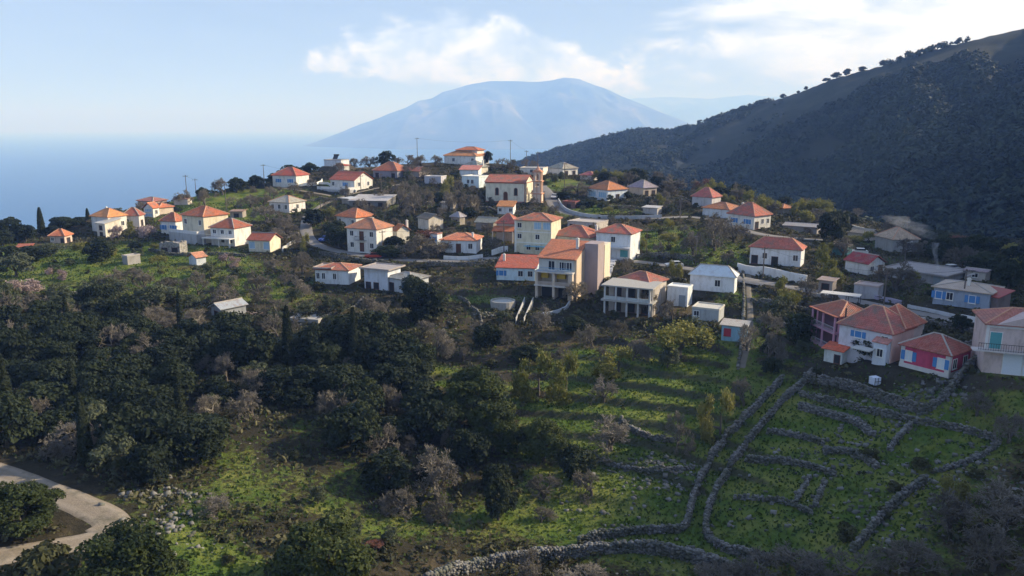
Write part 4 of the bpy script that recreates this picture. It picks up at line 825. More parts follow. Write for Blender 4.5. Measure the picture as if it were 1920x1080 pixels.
# solar heater on its roof
root, h = R('the house with the solar heater'); Hh = h['H']
mb = MB(); mb.face([(-4.2, 1, Hh+.5), (-2.2, 1, Hh+.5), (-2.2, 2.2, Hh+1.9), (-4.2, 2.2, Hh+1.9)]); mb.bar((-4.3, 2.3, Hh+2.0), (-2.1, 2.3, Hh+2.0), .28, .28, 8); mb.build('solar_heater', IRON, root)
# ---------------------------------------------------------------- plants
def leafmat(name, a, b_, obj_var=.5, trans=.25):
    m, t, b = newmat(name); oi = N(t, 'ShaderNodeObjectInfo'); at = N(t, 'ShaderNodeAttribute', attribute_name='tint')
    f = math_(t, 'ADD', math_(t, 'MULTIPLY', oi.outputs['Random'], obj_var), math_(t, 'MULTIPLY', at.outputs['Fac'], 1-obj_var))
    c = mixc(t, f, a, b_); t.links.new(c, b.inputs['Base Color']); b.inputs['Roughness'].default_value = .7; b.inputs['Specular IOR Level'].default_value = .15
    tr = N(t, 'ShaderNodeBsdfTranslucent'); t.links.new(c, tr.inputs[0]); mx_ = N(t, 'ShaderNodeMixShader'); mx_.inputs[0].default_value = trans
    t.links.new(b.outputs[0], mx_.inputs[1]); t.links.new(tr.outputs[0], mx_.inputs[2]); t.links.new(mx_.outputs[0], t.nodes['Material Output'].inputs[0]); return m
LM = {'bigoak': leafmat('sunlit_oak_leaves', (.016,.028,.010), (.085,.105,.032)), 'oak': leafmat('oak_leaves', (.008,.015,.010), (.040,.054,.026), .6), 'bare': leafmat('grey_twigs', (.080,.073,.062), (.235,.212,.178), .5, 0), 'olive': leafmat('olive_leaves', (.045,.058,.032), (.12,.135,.08)),  # bigoak: paler copy of the oak leaves, sunlight put into the colour
      'bud': leafmat('young_leaves', (.13,.14,.035), (.28,.26,.08)), 'blossom': leafmat('pale_blossom', (.26,.19,.19), (.42,.34,.33)), 'cypress': leafmat('cypress_leaves', (.014,.022,.012), (.035,.045,.022)), 'shrub': leafmat('shrub_leaves', (.035,.042,.018), (.10,.10,.045)),
      'red': leafmat('reddish_twigs', (.14,.06,.04), (.28,.13,.09), .5, 0), 'stalk': leafmat('dry_twigs', (.12,.10,.075), (.24,.20,.15), .5, 0)}
BARK = plain('bark', (.10, .085, .072), .95, 0, .35)
def leaf_quads(c, nrm, size, r):
    """quads centred at c with roughly the given normal"""
    n = len(c); a = r.normal(size=(n, 3)); a -= nrm*(a*nrm).sum(1)[:, None]; a /= np.linalg.norm(a, axis=1)[:, None]+1e-9; b = np.cross(nrm, a)
    s = size*(.6+.8*r.random(n))[:, None]; w = s*.62
    V = np.stack([c-a*s-b*w*.4, c-a*s*.1-b*w, c+a*s+b*w*.3, c-a*s*.0+b*w], 1).reshape(-1, 3); return V, np.arange(4*n).reshape(-1, 4)
def crown(seed, rad, nclump, nleaf, leaf, cr=.30, base=.35, kind='ball', hollow=.55):
    r = np.random.default_rng(seed); rx, ry, rz = rad; C = []
    while len(C) < nclump:
        d = r.normal(size=3); d /= np.linalg.norm(d); 
        if d[2] < -.8: continue
        q = hollow+(1-hollow)*r.random()**.6; bump = .82+.30*math.sin(3*atan2(d[1], d[0])+seed)*(1-abs(d[2])); C.append((d[0]*q*rx*bump, d[1]*q*ry*bump, base*rz+rz*.85+d[2]*q*rz))
    C = np.array(C); ci = r.integers(0, nclump, nleaf); rr = (cr*(.6+.8*r.random(nclump)))[ci]
    d = r.normal(size=(nleaf, 3)); d /= np.linalg.norm(d, axis=1)[:, None]; d[:, 2] = np.where(d[:, 2] < -.5, -d[:, 2], d[:, 2])
    pos = C[ci] + d*(rr*(.7+.4*r.random(nleaf)))[:, None]*np.array([rx, ry, rz*.8])
    nr = d+.6*r.normal(size=d.shape); nr[:, 2] += .35; nr /= np.linalg.norm(nr, axis=1)[:, None]
    V, Q = leaf_quads(pos, nr, leaf, r); tint = np.clip(r.random(nclump)[ci]*.75+.25*r.random(nleaf), 0, 1)
    return V, Q, tint
def tubes(segs, n=3):
    """segs: (p, q, r0, r1) -> open tapered tubes"""
    p = np.array([s[0] for s in segs]); q = np.array([s[1] for s in segs]); r0 = np.array([s[2] for s in segs]); r1 = np.array([s[3] for s in segs])
    d = q-p; d /= np.linalg.norm(d, axis=1)[:, None]+1e-9; a = np.cross(d, np.array([.31, .17, .93])); a /= np.linalg.norm(a, axis=1)[:, None]+1e-9; b = np.cross(d, a); V = []
    for base_, rad in ((p, r0), (q, r1)):
        for k in range(n): th = 2*pi*k/n; V.append(base_+(a*cos(th)+b*sin(th))*rad[:, None])
    V = np.stack(V, 1).reshape(-1, 3); m_ = len(segs); o = np.arange(m_)[:, None]*2*n
    Q = np.concatenate([np.stack([o[:, 0]+k, o[:, 0]+(k+1) % n, o[:, 0]+n+(k+1) % n, o[:, 0]+n+k], 1) for k in range(n)]); return V, Q
def branches(seed, height=5.0, spread=.75, levels=5, kids=3, trunk=.9, tw=.022, droop=0):
    r = np.random.default_rng(seed); big, fine, tips = [], [], []
    def go(p, d, L, rad, lv):
        q = p+d*L; (big if lv <= 1 else fine).append((p, q, rad, rad*.68))
        if lv >= levels: tips.append(q); return
        k = kids+(r.random() < .5)
        for _ in range(k):
            e = d+spread*r.normal(size=3)*(.75 if lv else .8); e[2] += .15-droop*lv*.1; e /= np.linalg.norm(e); go(p+d*L*(.75+.25*r.random()), e, L*(.62+.22*r.random()), max(tw, rad*.58), lv+1)
    go(np.array([0, 0, -.5]), np.array([.05, .0, 1.0]), trunk+.5, .16*height/5, 0)
    return big, fine, tips
PROTO = {}
def proto(kind, V, Q, tint, mat, tV, tQ):
    zmax = V[:, 2].max(); w = np.percentile(np.hypot(V[:, 0], V[:, 1]), 96)*2
    cme = np_mesh(kind+'_crown', V, Q, mat, attrs={'tint': ('FACE', tint)}); tme = np_mesh(kind+'_trunk', tV, tQ, BARK); PROTO.setdefault(kind, []).append((cme, tme, w, zmax))
def trunk(hh, r0, seed, limbs=4):
    r = np.random.default_rng(seed); s = [(np.array([0, 0, -.8]), np.array([.1, 0, hh*.6]), r0*1.2, r0*.8)]
    for k in range(limbs): th = 2*pi*k/limbs+r.random(); s.append((np.array([.1, 0, hh*.55]), np.array([cos(th)*hh*.5, sin(th)*hh*.5, hh*1.25]), r0*.6, r0*.2))
    return tubes(s, 6)
for k in range(5):
    V, Q, ti = crown(k+1, (3.6, 3.4, 2.5), 46, 5200, .25, .30, .18); proto('oak', V, Q, ti, LM['oak'], *trunk(2.2, .28, k))
for k in range(3):
    V, Q, ti = crown(k+31, (3.6, 3.4, 2.9), 80, 15000, .155, .24, .18); proto('bigoak', V, Q, ti, LM['bigoak'], *trunk(2.4, .3, k))
for k in range(4):
    V, Q, ti = crown(k+11, (2.6, 2.5, 1.9), 26, 2600, .17, .30, .2, hollow=.3); proto('olive', V, Q, ti, LM['olive'], *trunk(1.6, .2, k+5))
for k in range(4):
    V, Q, ti = crown(k+51, (1.6, 1.5, .9), 16, 1100, .15, .34, .0, hollow=.2); proto('shrub', V, Q, ti, LM['shrub'], *tubes([(np.array([0,0,-.3]), np.array([0,0,.9]), .06, .03), (np.array([0,0,0]), np.array([.6,.2,.8]), .04, .02)], 3))
for k in range(2):
    r = np.random.default_rng(70+k); n = 3000; zz = r.random(n)**.85*9; th = r.random(n)*2*pi; R0 = .95*np.power(np.clip(1-zz/9.2, 0, 1), .55)*np.clip(.45+zz/1.6, 0, 1)*(.8+.25*r.random(n)); c_ = np.c_[R0*np.cos(th), R0*np.sin(th), zz+.3]
    nr = np.c_[np.cos(th), np.sin(th), .4*np.ones(n)]+.5*r.normal(size=(n, 3)); nr /= np.linalg.norm(nr, axis=1)[:, None]; V, Q = leaf_quads(c_, nr, .2, r); proto('cypress', V, Q, r.random(n), LM['cypress'], *tubes([(np.array([0,0,-.8]), np.array([0,0,6.]), .18, .05)], 6))
for k in range(5):
    b1, f1, tips = branches(90+k, 5, .84, 6, 3, .4, .014); V, Q = tubes(f1); tV, tQ = tubes(b1, 5); proto('bare', V, Q, np.repeat(np.random.default_rng(k).random(len(f1)), 1).tolist()*3, LM['bare'], tV, tQ)
for k in range(3):
    b1, f1, tips = branches(120+k, 5, .78, 6, 2, .5, .016); V, Q = tubes(f1); r = np.random.default_rng(k); tp = np.array(tips); tp = tp[r.integers(0, len(tp), 2600)]+r.normal(size=(2600, 3))*.17; nr = r.normal(size=tp.shape); nr /= np.linalg.norm(nr, axis=1)[:, None]
    LV, LQ = leaf_quads(tp, nr, .10, r); V2 = np.r_[V, LV]; Q2 = np.r_[Q, LQ+len(V)]; tV, tQ = tubes(b1, 5)
    proto('bud', V2, Q2, r.random(len(Q2)), LM['bud'], tV, tQ); proto('blossom', V2, Q2, r.random(len(Q2)), LM['blossom'], tV, tQ); proto('red', V2, Q2, r.random(len(Q2)), LM['red'], tV, tQ)
KIND = {'oak': ('evergreen_tree', 'dark evergreen tree', 'tree'), 'bigoak': ('evergreen_tree', 'big dark evergreen tree', 'tree'), 'olive': ('olive_tree', 'grey green olive tree', 'tree'), 'shrub': ('shrub', 'low green brown shrub', 'shrub'),
        'cypress': ('cypress_tree', 'narrow dark cypress', 'tree'), 'bare': ('bare_tree', 'leafless grey twiggy tree', 'tree'), 'bud': ('budding_tree', 'yellow green budding tree', 'tree'), 'blossom': ('blossoming_tree', 'pale pinkish blossoming tree', 'tree'), 'red': ('bare_tree', 'leafless reddish tree', 'tree')}
TREES = []; trng = random.Random(5)
def plant(kind, x, y, w, hk=1.0, label=None, group=None, px=None, py=None, z=None):
    TREES.append(dict(kind=kind, x=x, y=y, w=w, hk=hk, label=label, group=group, z=z))
def T(kind, px, py, wpx, hpx=None, label=None):
    """plant with its foot at the ground point seen at (px, py); width and height measured in the photo"""
    g = ground(px, py, maxY=420)
    if g is None: g = Vector(P(px, py, np.interp(atan2((px-960)/F, 1), R_PHI, R_R)+3))
    dep = g.y*CT - g.z*ST; w = wpx*dep/F; plant(kind, g.x, g.y, w, (hpx*dep/F) if hpx else None, label)
# --- measured trees
for a in [
 # bottom and centre, big evergreen crowns
 ('bigoak',610,1120,190,150,'big sunlit dark evergreen at the bottom edge left of the long stone wall'),('bigoak',245,1110,175,130,'round olive dark evergreen at the bottom edge over the gravel track'),('shrub',85,1090,120,80,'brownish bush at the bottom left corner below the gravel track'),('bigoak',40,1000,150,100,'dark evergreen inside the bend of the gravel track'),
 ('bigoak',888,800,128,118,'largest dark evergreen crown in the middle of the slope'),('bigoak',925,845,105,100,'dark evergreen just below the largest crown in the middle of the slope'),('bigoak',1020,862,88,85,'dark evergreen left of the lower green terraces'),('oak',935,975,62,80,'tall narrow evergreen above the dry grass patch near the bottom wall'),('oak',880,870,80,70,'dark evergreen at the foot of the two big crowns'),
 ('bud',1010,740,95,90,'left one of the two wide yellow green trees in the middle'),('bud',1062,745,85,95,'right one of the two wide yellow green trees in the middle'),('bud',1160,700,95,55,'yellow green tree above the bright terraces'),('bare',1132,752,52,52,'round leafless tree on the bright green terrace'),
 ('bud',1350,815,85,95,'yellowish tree beside the upper stone walls of the lane'),('bare',1395,760,55,55,'leafless tree right behind the yellowish tree at the lane'),('bare',1145,845,90,75,'leafless fallen looking grey tree over the lower terrace'),('bare',1270,840,70,70,'leafless brown tree left of the lane walls'),('bare',610,800,80,75,'pale leafless tree in the dark wood'),('bare',845,850,45,55,'small leafless tree in front of the big dark crowns'),
 ('bare',405,965,70,42,'small dead white branched tree on the lower left grass'),('olive',597,945,36,38,'small round olive bush on the lower left grass'),('olive',670,1005,26,32,'small pale bush at the lower grass left of the red bush'),('olive',732,1020,42,36,'pale green bush above the bottom stone wall'),('red',703,1025,32,14,'low red brown bush on the lower grass'),
 ('cypress',543,690,24,122,'tall lone cypress in the middle left'),('oak',800,600,84,72,'dark round oak right below the weathered grey roof'),('oak',775,560,50,45,None),('bare',725,625,85,62,None),('bare',690,600,60,50,None),('bare',955,660,52,58,None),('bare',820,665,70,50,None),('bare',1110,650,60,45,None),('bare',1150,640,50,45,None),('bud',1275,665,110,70,None),('olive',1300,640,60,50,None),
 ('oak',1800,620,40,30,None),('oak',1633,668,58,44,'dark bushy tree in front of the pale house with the big roof'),('oak',1500,645,60,60,'dark evergreen left of the pink loggia house'),('bud',1480,585,42,45,None),('bare',1540,590,60,40,None),('bare',1560,575,40,30,None),('olive',1455,600,50,45,None),
 ('bare',1400,660,60,55,None),('bare',1440,680,60,60,None),('bare',1430,630,60,50,None),('oak',1445,700,40,30,None),('bud',1265,525,30,42,'small yellow green tree in front of the metal roofed house'),('bud',1203,472,32,38,'brown green tree on the grass right of the teal storey house'),
 ('bare',1340,470,90,60,None),('bare',1300,480,60,50,None),('bare',1375,455,60,50,None),('bare',1340,440,60,45,None),('bud',1540,520,62,62,'big budding tree right of the ribbed red roof'),('bare',1580,480,50,40,None),('bare',1680,545,90,62,'wide leafless brown tree in a garden right of the road'),('bud',1712,540,36,36,None),('oak',1515,385,20,20,None),
 ('oak',1560,455,62,60,'dark pine like tree right behind the spreading red roof'),('oak',1385,365,60,38,None),('oak',1190,345,52,30,None),('bare',1235,350,50,32,None),('bare',1260,362,60,36,None),('red',1320,350,50,36,'leafless reddish tree behind the stacked red roofs'),('bud',1345,372,40,40,None),('bud',1410,392,60,36,None),('bare',1300,350,40,30,None),('oak',1340,355,35,26,None),('bud',1155,345,40,28,None),('bare',1175,350,40,30,None),('oak',1135,345,30,24,None),
 ('bare',1480,390,40,25,None),('bare',1510,400,45,30,None),('bud',1530,412,60,45,None),('bud',1500,420,50,30,None),('oak',1560,405,40,30,None),('bare',1600,415,50,25,None),('bare',1100,345,30,18,None),
 # sky line
 ('oak',545,322,46,34,'tallest round dark tree on the skyline left of the village'),('oak',520,328,40,26,None),('oak',582,320,36,28,None),('oak',500,334,30,22,None),('oak',458,338,34,26,None),('oak',435,345,34,22,None),('oak',405,352,26,20,None),('oak',480,350,30,22,None),('oak',725,308,38,30,'dark round tree on the skyline above the orange red roof'),('bare',693,312,42,24,None),('bare',665,315,36,24,None),('bare',640,330,40,26,None),
 ('bare',765,312,40,22,None),('bare',790,312,40,22,None),('bare',815,310,36,20,None),('bare',745,310,30,16,None),('oak',915,305,16,24,'slim dark tree right behind the large white house at the top'),('bare',940,318,36,22,None),('bare',965,318,30,20,None),('bare',985,312,24,16,None),('bare',1000,316,26,16,None),('bare',770,330,40,24,None),('bare',800,335,40,24,None),
 ('cypress',79,440,14,52,'tall cypress against the sea at the far left'),('cypress',148,415,7,22,None),('cypress',165,412,8,22,None),('cypress',178,405,9,24,None),('cypress',215,395,9,26,None),('cypress',290,372,9,18,None),('cypress',299,371,9,18,None),('oak',20,450,44,44,'dark tree with flat crown at the left edge against the sea'),('oak',52,445,30,22,None),('oak',120,430,46,24,None),('oak',100,440,30,18,None),('oak',150,422,30,16,None),
 ('oak',5,460,40,30,None),('oak',190,405,36,18,None),('oak',225,395,44,20,None),('oak',245,388,30,16,None),('oak',275,376,44,18,None),('oak',315,364,26,14,None),('oak',330,370,34,16,None),('bare',345,382,34,30,None),('bare',352,365,30,18,None),('oak',375,352,34,16,None),('bare',385,388,42,36,'bare domed tree on the bright green hilltop meadow'),('bare',418,365,46,32,None),('bare',440,352,30,20,None),
 ('oak',60,490,60,30,None),('olive',30,520,70,50,None),('oak',15,500,50,40,None),('olive',95,480,50,26,None),('oak',190,490,56,46,'dark round tree below the cream block'),('blossom',35,555,66,38,'pale pinkish blossoming tree at the left edge of the slope'),('blossom',100,525,42,24,None),('blossom',222,448,40,28,None),('bud',245,440,30,28,None),('blossom',278,452,42,34,None),('oak',255,470,26,18,None),('blossom',425,500,44,26,None),
 ('bare',540,445,50,36,None),('bare',520,455,40,30,None),('bud',575,472,24,38,'slim dark green tree at the road corner left of the bend'),('oak',590,425,46,34,None),('oak',635,462,50,42,None),('bud',610,415,44,30,None),('bare',500,415,60,30,None),('bare',470,390,40,26,None),('bare',495,385,40,24,None),('bare',440,390,34,22,None),('oak',630,442,40,30,None),
 ('oak',730,480,60,24,None),('oak',660,350,20,14,None),('bare',750,395,50,40,None),('bare',775,400,40,42,None),('bare',715,372,40,28,None),('bare',800,392,40,40,None),('bare',840,400,50,44,None),('bare',890,405,44,42,'leafless pale trunked tree below the church left corner'),('bare',865,395,40,36,None),('oak',820,380,24,20,None),('oak',880,408,30,20,None),('bare',820,480,60,40,None),('bare',790,478,60,42,None),('red',800,455,34,28,None),('bare',760,480,40,30,None),
 ('oak',740,468,44,26,None),('bare',765,375,40,36,None),('bud',842,368,40,40,None),('bare',915,440,30,24,None),('bare',925,468,30,26,None),('oak',1175,372,24,16,None),('oak',1100,388,40,14,None),('oak',1060,372,30,14,None),('bare',1085,365,60,26,None),('bare',1250,382,40,26,None),('bud',1235,385,26,24,None),('bud',1420,478,34,20,None),('oak',1148,540,40,22,None),('bare',1215,585,40,50,None),('bare',1260,600,50,40,None),('bare',1080,565,60,40,'leafless light tree against the beige house side wall'),
 ('bud',1850,575,50,20,None),('oak',1890,545,60,60,'dark bush mass at the right edge behind the red sheet roof'),('oak',1850,520,70,50,None),('bare',1800,500,80,40,None),('bare',1740,480,60,30,None),('oak',1905,500,50,40,None),('oak',1870,470,40,25,None),('red',1765,455,40,22,None),('red',1795,460,36,22,None),('oak',1840,480,40,30,None),('bare',1720,455,60,30,None),('bud',1880,490,60,40,None),('bare',1690,480,60,36,None),('oak',1750,560,30,16,None),('oak',1815,560,30,16,None),
 ('bud',1600,455,36,16,None),('bare',1540,640,44,30,None),('bare',1830,780,60,50,'grey leafless bush on the right field below the wall'),('bare',1890,830,70,60,'leafless grey tree at the right edge over the long wall'),('bare',1880,1000,160,110,'wide leafless brown tree in the bottom right corner'),('bare',1780,990,110,80,None),('bud',1780,945,60,70,'olive tinted tree above the bottom right thicket'),('bare',1500,1080,130,60,None),('bare',1420,1090,100,60,None),('bare',1600,1080,120,55,None),('bare',1700,1070,120,70,None),('bare',1100,1110,120,60,None),('bare',985,1080,80,60,'bushy brown leafless tree on the bottom stone wall'),
 ('bare',1860,1070,130,80,None),('bare',1340,1110,110,60,None),('oak',1445,665,36,30,None),('olive',215,560,70,40,None),('olive',300,575,80,46,None),('olive',110,600,80,46,None),('bare',250,530,50,30,None)]: T(*a)
NM = len(TREES)
# --- scattered stands
def inpoly(px, py, poly):
    c = False; j = len(poly)-1
    for i in range(len(poly)):
        if (poly[i][1] > py) != (poly[j][1] > py) and px < (poly[j][0]-poly[i][0])*(py-poly[i][1])/(poly[j][1]-poly[i][1])+poly[i][0]: c = not c
        j = i
    return c
def wpoly(poly): return [tuple(ground(*p, maxY=420))[:2] for p in poly]
def blocked(x, y, m=1.6):
    for (cx, cy, a, b, ang, z, fo) in PADS:
        c, s = cos(-ang), sin(-ang); dx, dy = x-cx, y-cy
        if abs(dx*c-dy*s) < a+m and abs(dx*s+dy*c) < b+m: return True
    for (pts, hw, fo) in LINES:
        if np.min(np.hypot(pts[:, 0]-x, pts[:, 1]-y)) < hw+m*.8: return True
    return False
OCC = []
EXC = [(375,575,475,625),(540,585,615,625),(985,560,1130,605),(1100,690,1310,850),(1120,590,1260,625),(340,690,420,720),(1260,560,1400,655),(230,480,270,510),(430,690,470,800)]
def scatter(poly, spacing, kinds, wr, label, group, n=9999, jit=1.0):
    wp = wpoly(poly); xs = [p[0] for p in wp]; ys = [p[1] for p in wp]; tries = int((max(xs)-min(xs))*(max(ys)-min(ys))/spacing**2*9); k = 0
    for _ in range(tries):
        x = trng.uniform(min(xs), max(xs)); y = trng.uniform(min(ys), max(ys))
        if not inpoly(x, y, wp) or blocked(x, y, 2.0): continue
        q_ = proj(x, y, float(tps(x, y))+1)
        if any(a <= q_[0] <= c and b <= q_[1] <= d for a, b, c, d in EXC): continue
        if any((x-a)**2+(y-b)**2 < spacing**2 for a, b in OCC): continue
        OCC.append((x, y)); kd = trng.choices([q[0] for q in kinds], [q[1] for q in kinds])[0]; kd = 'shrub' if kd == 'bare' and sum(q['kind'] in ('bare', 'red') for q in TREES) > 292 else kd; w = trng.uniform(*wr)*(.45 if kd == 'shrub' else .24 if kd == 'cypress' else 1)*(.9 if kd == 'bare' else .68 if kd == 'olive' else 1)
        plant(kd, x, y, w, None, label, group); k += 1
        if k >= n: break
for t_ in TREES[:NM]: OCC.append((t_['x'], t_['y']))
WOODL = [(-120,640),(0,610),(150,575),(280,600),(420,620),(520,640),(560,690),(640,640),(700,660),(790,700),(810,780),(860,880),(850,960),(790,1000),(740,940),(700,880),(640,830),(560,770),(450,790),(400,850),(330,900),(290,930),(200,905),(60,860),(-120,820)]
scatter(WOODL, 3.5, [('oak', .55), ('bare', .32), ('olive', .10), ('cypress', .03)], (4.2, 8.4), 'wood', 'trees of the dense dark wood on the lower left slope', 215)
scatter([(-100,580),(0,560),(180,545),(350,525),(520,500),(600,520),(600,560),(560,640),(440,620),(280,590),(150,572),(0,605),(-100,620)], 5.2, [('olive', .45), ('bare', .4), ('shrub', .15)], (4.5, 7), 'scrub', 'scrubby trees on the open slope left below the village', 60)
scatter([(600,570),(720,600),(900,600),(1000,610),(1130,620),(1330,660),(1310,700),(1180,690),(960,690),(820,690),(700,665),(600,630)], 4.6, [('bare', .42), ('olive', .3), ('oak', .16), ('shrub', .12)], (3.8, 6.2), 'mid', 'trees on the slope under the middle houses', 60)
scatter([(700,860),(860,820),(960,830),(1090,860),(1130,920),(1010,990),(900,1010),(780,990)], 4.2, [('oak', .5), ('bare', .3), ('shrub', .2)], (3.4, 5.5), 'low', 'trees at the foot of the big dark crowns', 26)
scatter([(1560,430),(1700,450),(1950,500),(2100,520),(2100,560),(1900,540),(1700,470),(1560,445)], 6.5, [('oak', .4), ('bare', .4), ('bud', .2)], (5, 8), 'edge', 'trees along the right edge of the village above the valley', 30)
scatter([(1100,338),(1250,356),(1450,392),(1560,414),(1560,430),(1430,404),(1250,372),(1100,345)], 5.5, [('oak', .45), ('bare', .35), ('bud', .2)], (5, 7.5), 'belt', 'trees behind the upper right houses', 26)
scatter([(-60,455),(100,434),(300,389),(400,363),(500,348),(500,356),(400,372),(300,398),(100,446),(-60,475)], 5.0, [('oak', .7), ('bare', .2), ('olive', .1)], (4, 6.5), 'rim', 'trees along the left rim of the hill above the sea', 26)
scatter([(500,360),(640,345),(900,320),(1060,335),(1060,420),(900,470),(700,470),(560,470),(480,420)], 3.9, [('bare', .45), ('shrub', .3), ('olive', .25)], (3.0, 5.4), None, None, 150)
scatter([(1060,380),(1300,380),(1560,430),(1600,560),(1560,700),(1420,700),(1300,600),(1060,600)], 4.0, [('bare', .35), ('shrub', .4), ('olive', .15), ('bud', .1)], (3, 5.2), None, None, 150)
scatter([(1620,860),(1800,850),(1980,830),(1980,1080),(1500,1080),(1600,980)], 5.2, [('bare', .6), ('shrub', .4)], (3.5, 5.5), 'corner', 'bushes of the stony thicket at the bottom right', 26)
scatter([(60,470),(180,455),(300,470),(440,470),(480,500),(300,520),(80,560),(0,540)], 6.0, [('shrub', .6), ('olive', .25), ('bud', .15)], (2.4, 4.6), 'lawn', 'bushes on the green slope below the left hamlet', 26)
scatter([(330,860),(560,790),(700,900),(760,1000),(700,1060),(420,1060),(330,980)], 7.5, [('shrub', .8), ('olive', .2)], (2.6, 4.4), 'meadow', 'bushes scattered over the lower left grass', 16)
ADJ = {'wood': 'in the dense dark wood on the lower left slope', 'scrub': 'on the open slope left below the village', 'mid': 'on the slope under the middle houses', 'low': 'at the foot of the big dark crowns', 'edge': 'along the right edge of the village above the valley', 'belt': 'in the belt behind the upper right houses', 'rim': 'on the left rim of the hill above the sea', 'corner': 'in the stony thicket at the bottom right', 'lawn': 'on the green slope below the left hamlet', 'meadow': 'scattered over the lower left grass'}
LMK = []
for h in HS:
    cx, cy = h['ctr']; q = proj(cx, cy, h['o'][2]+h['H']*.5); LMK.append((q[0], q[1], h['lm'], h['o'][1]))
for t_ in TREES:
    g = t_['kind']
    if t_['label'] in ADJ: t_['label'] = KIND[g][1]+' '+ADJ[t_['label']]; t_['group'] = t_['group']; continue
    if t_['label'] is None:
        q = proj(t_['x'], t_['y'], float(base_h(t_['x'], t_['y']))+1); best = min(LMK, key=lambda l: hypot(q[0]-l[0], (q[1]-l[1])*1.6)); dx, dy = q[0]-best[0], q[1]-best[1]
        if hypot(dx, dy) > 130: t_['label'] = KIND[g][1]+' on the slope far from any house, '+('low' if q[1] > 850 else 'half way down')
        else: t_['label'] = KIND[g][1]+' '+(('right of ' if dx > 0 else 'left of ') if abs(dx) > abs(dy)*1.3 else ('in front of ' if dy > 0 else 'behind '))+best[2]
from collections import defaultdict
byl = defaultdict(list)
for t_ in TREES: byl[t_['label']].append(t_)
for lb, ts in byl.items():
    if len(ts) == 1: continue
    if len(ts) in (2, 3) and not ts[0]['group']:
        ts.sort(key=lambda q: q['x']/q['y'])
        words = ('left hand', 'right hand') if len(ts) == 2 else ('leftmost', 'middle', 'rightmost')
        for wd, q in zip(words, ts): q['label'] = wd+' '+lb
        for q in ts: q['group'] = lb.replace(' tree', ' trees') if ' tree' in lb else lb
    else:
        for q in ts: q['group'] = q['group'] or (lb.replace(' tree ', ' trees ') if ' tree ' in lb else lb.replace('cypress ', 'cypresses ').replace('shrub ', 'shrubs '))
tx = np.array([q['x'] for q in TREES]); ty = np.array([q['y'] for q in TREES]); tz = height(tx, ty)
for q, z in zip(TREES, tz):
    cme, tme, w, zm = trng.choice(PROTO[q['kind']]); s = q['w']/w; hz = (q['hk']/zm) if q['hk'] else s*trng.uniform(.85, 1.2)
    nm, ds, cat = KIND[q['kind']]
    r_ = empty(nm, (q['x'], q['y'], z), trng.uniform(0, 6.28), label=q['label'], cat=cat, group=q['group']); r_.scale = (s*trng.uniform(.92, 1.08), s*trng.uniform(.92, 1.08), hz)
    link('trunk', tme, r_); link('crown', cme, r_)
from collections import Counter
print('TREES', len(TREES), Counter(KIND[q['kind']][0] for q in TREES))
# ---------------------------------------------------------------- dry stone walls: every wall is one mesh of piled stones
def stonem():
    m, t, b = newmat('dry_stone'); at = N(t, 'ShaderNodeAttribute', attribute_name='tint'); g = N(t, 'ShaderNodeNewGeometry'); f = noise(t, g.outputs['Position'], 3.5, 4, .7); f2 = noise(t, g.outputs['Position'], .5, 4, .6)
    c = mixc(t, at.outputs['Fac'], (.05, .05, .05), (.25, .245, .235)); c = mixc(t, math_(t, 'MULTIPLY', f, .5), c, (.20, .19, .18)); c = mixc(t, ramp(t, f2, [(.44, (0,0,0)), (.62, (.45,.45,.45))]), c, (.05, .065, .028))
    t.links.new(c, b.inputs['Base Color']); b.inputs['Roughness'].default_value = .95; return m
STONE = stonem()
_cube = np.array([(-1,-1,-1),(1,-1,-1),(1,1,-1),(-1,1,-1),(-1,-1,1),(1,-1,1),(1,1,1),(-1,1,1)])*.5; _cf = np.array([(0,1,5,4),(1,2,6,5),(2,3,7,6),(3,0,4,7),(4,5,6,7),(3,2,1,0)])
def stones_mesh(name, c, size, r):
    n = len(c); V = _cube[None]*(size*(.7+.6*r.random(n)))[:, None, None]*np.array([1.25, .95, .75])[None, None]; V = V + r.normal(size=V.shape)*(size*.09 if np.isscalar(size) else (size*.09)[:, None, None])
    th = r.random(n)*2*pi; ph = r.normal(size=n)*.25; x, y, z = V[..., 0].copy(), V[..., 1].copy(), V[..., 2].copy(); y, z = y*np.cos(ph)[:, None]-z*np.sin(ph)[:, None], y*np.sin(ph)[:, None]+z*np.cos(ph)[:, None]
    V = np.stack([x*np.cos(th)[:, None]-y*np.sin(th)[:, None], x*np.sin(th)[:, None]+y*np.cos(th)[:, None], z], -1)+c[:, None]
    Q = (_cf[None]+8*np.arange(n)[:, None, None]).reshape(-1, 4); return np_mesh(name, V.reshape(-1, 3), Q, STONE, attrs={'tint': ('FACE', np.repeat(r.random(n), 6))})
def path3(pts, step=.4):
    g = line3(pts, step, 1); return g
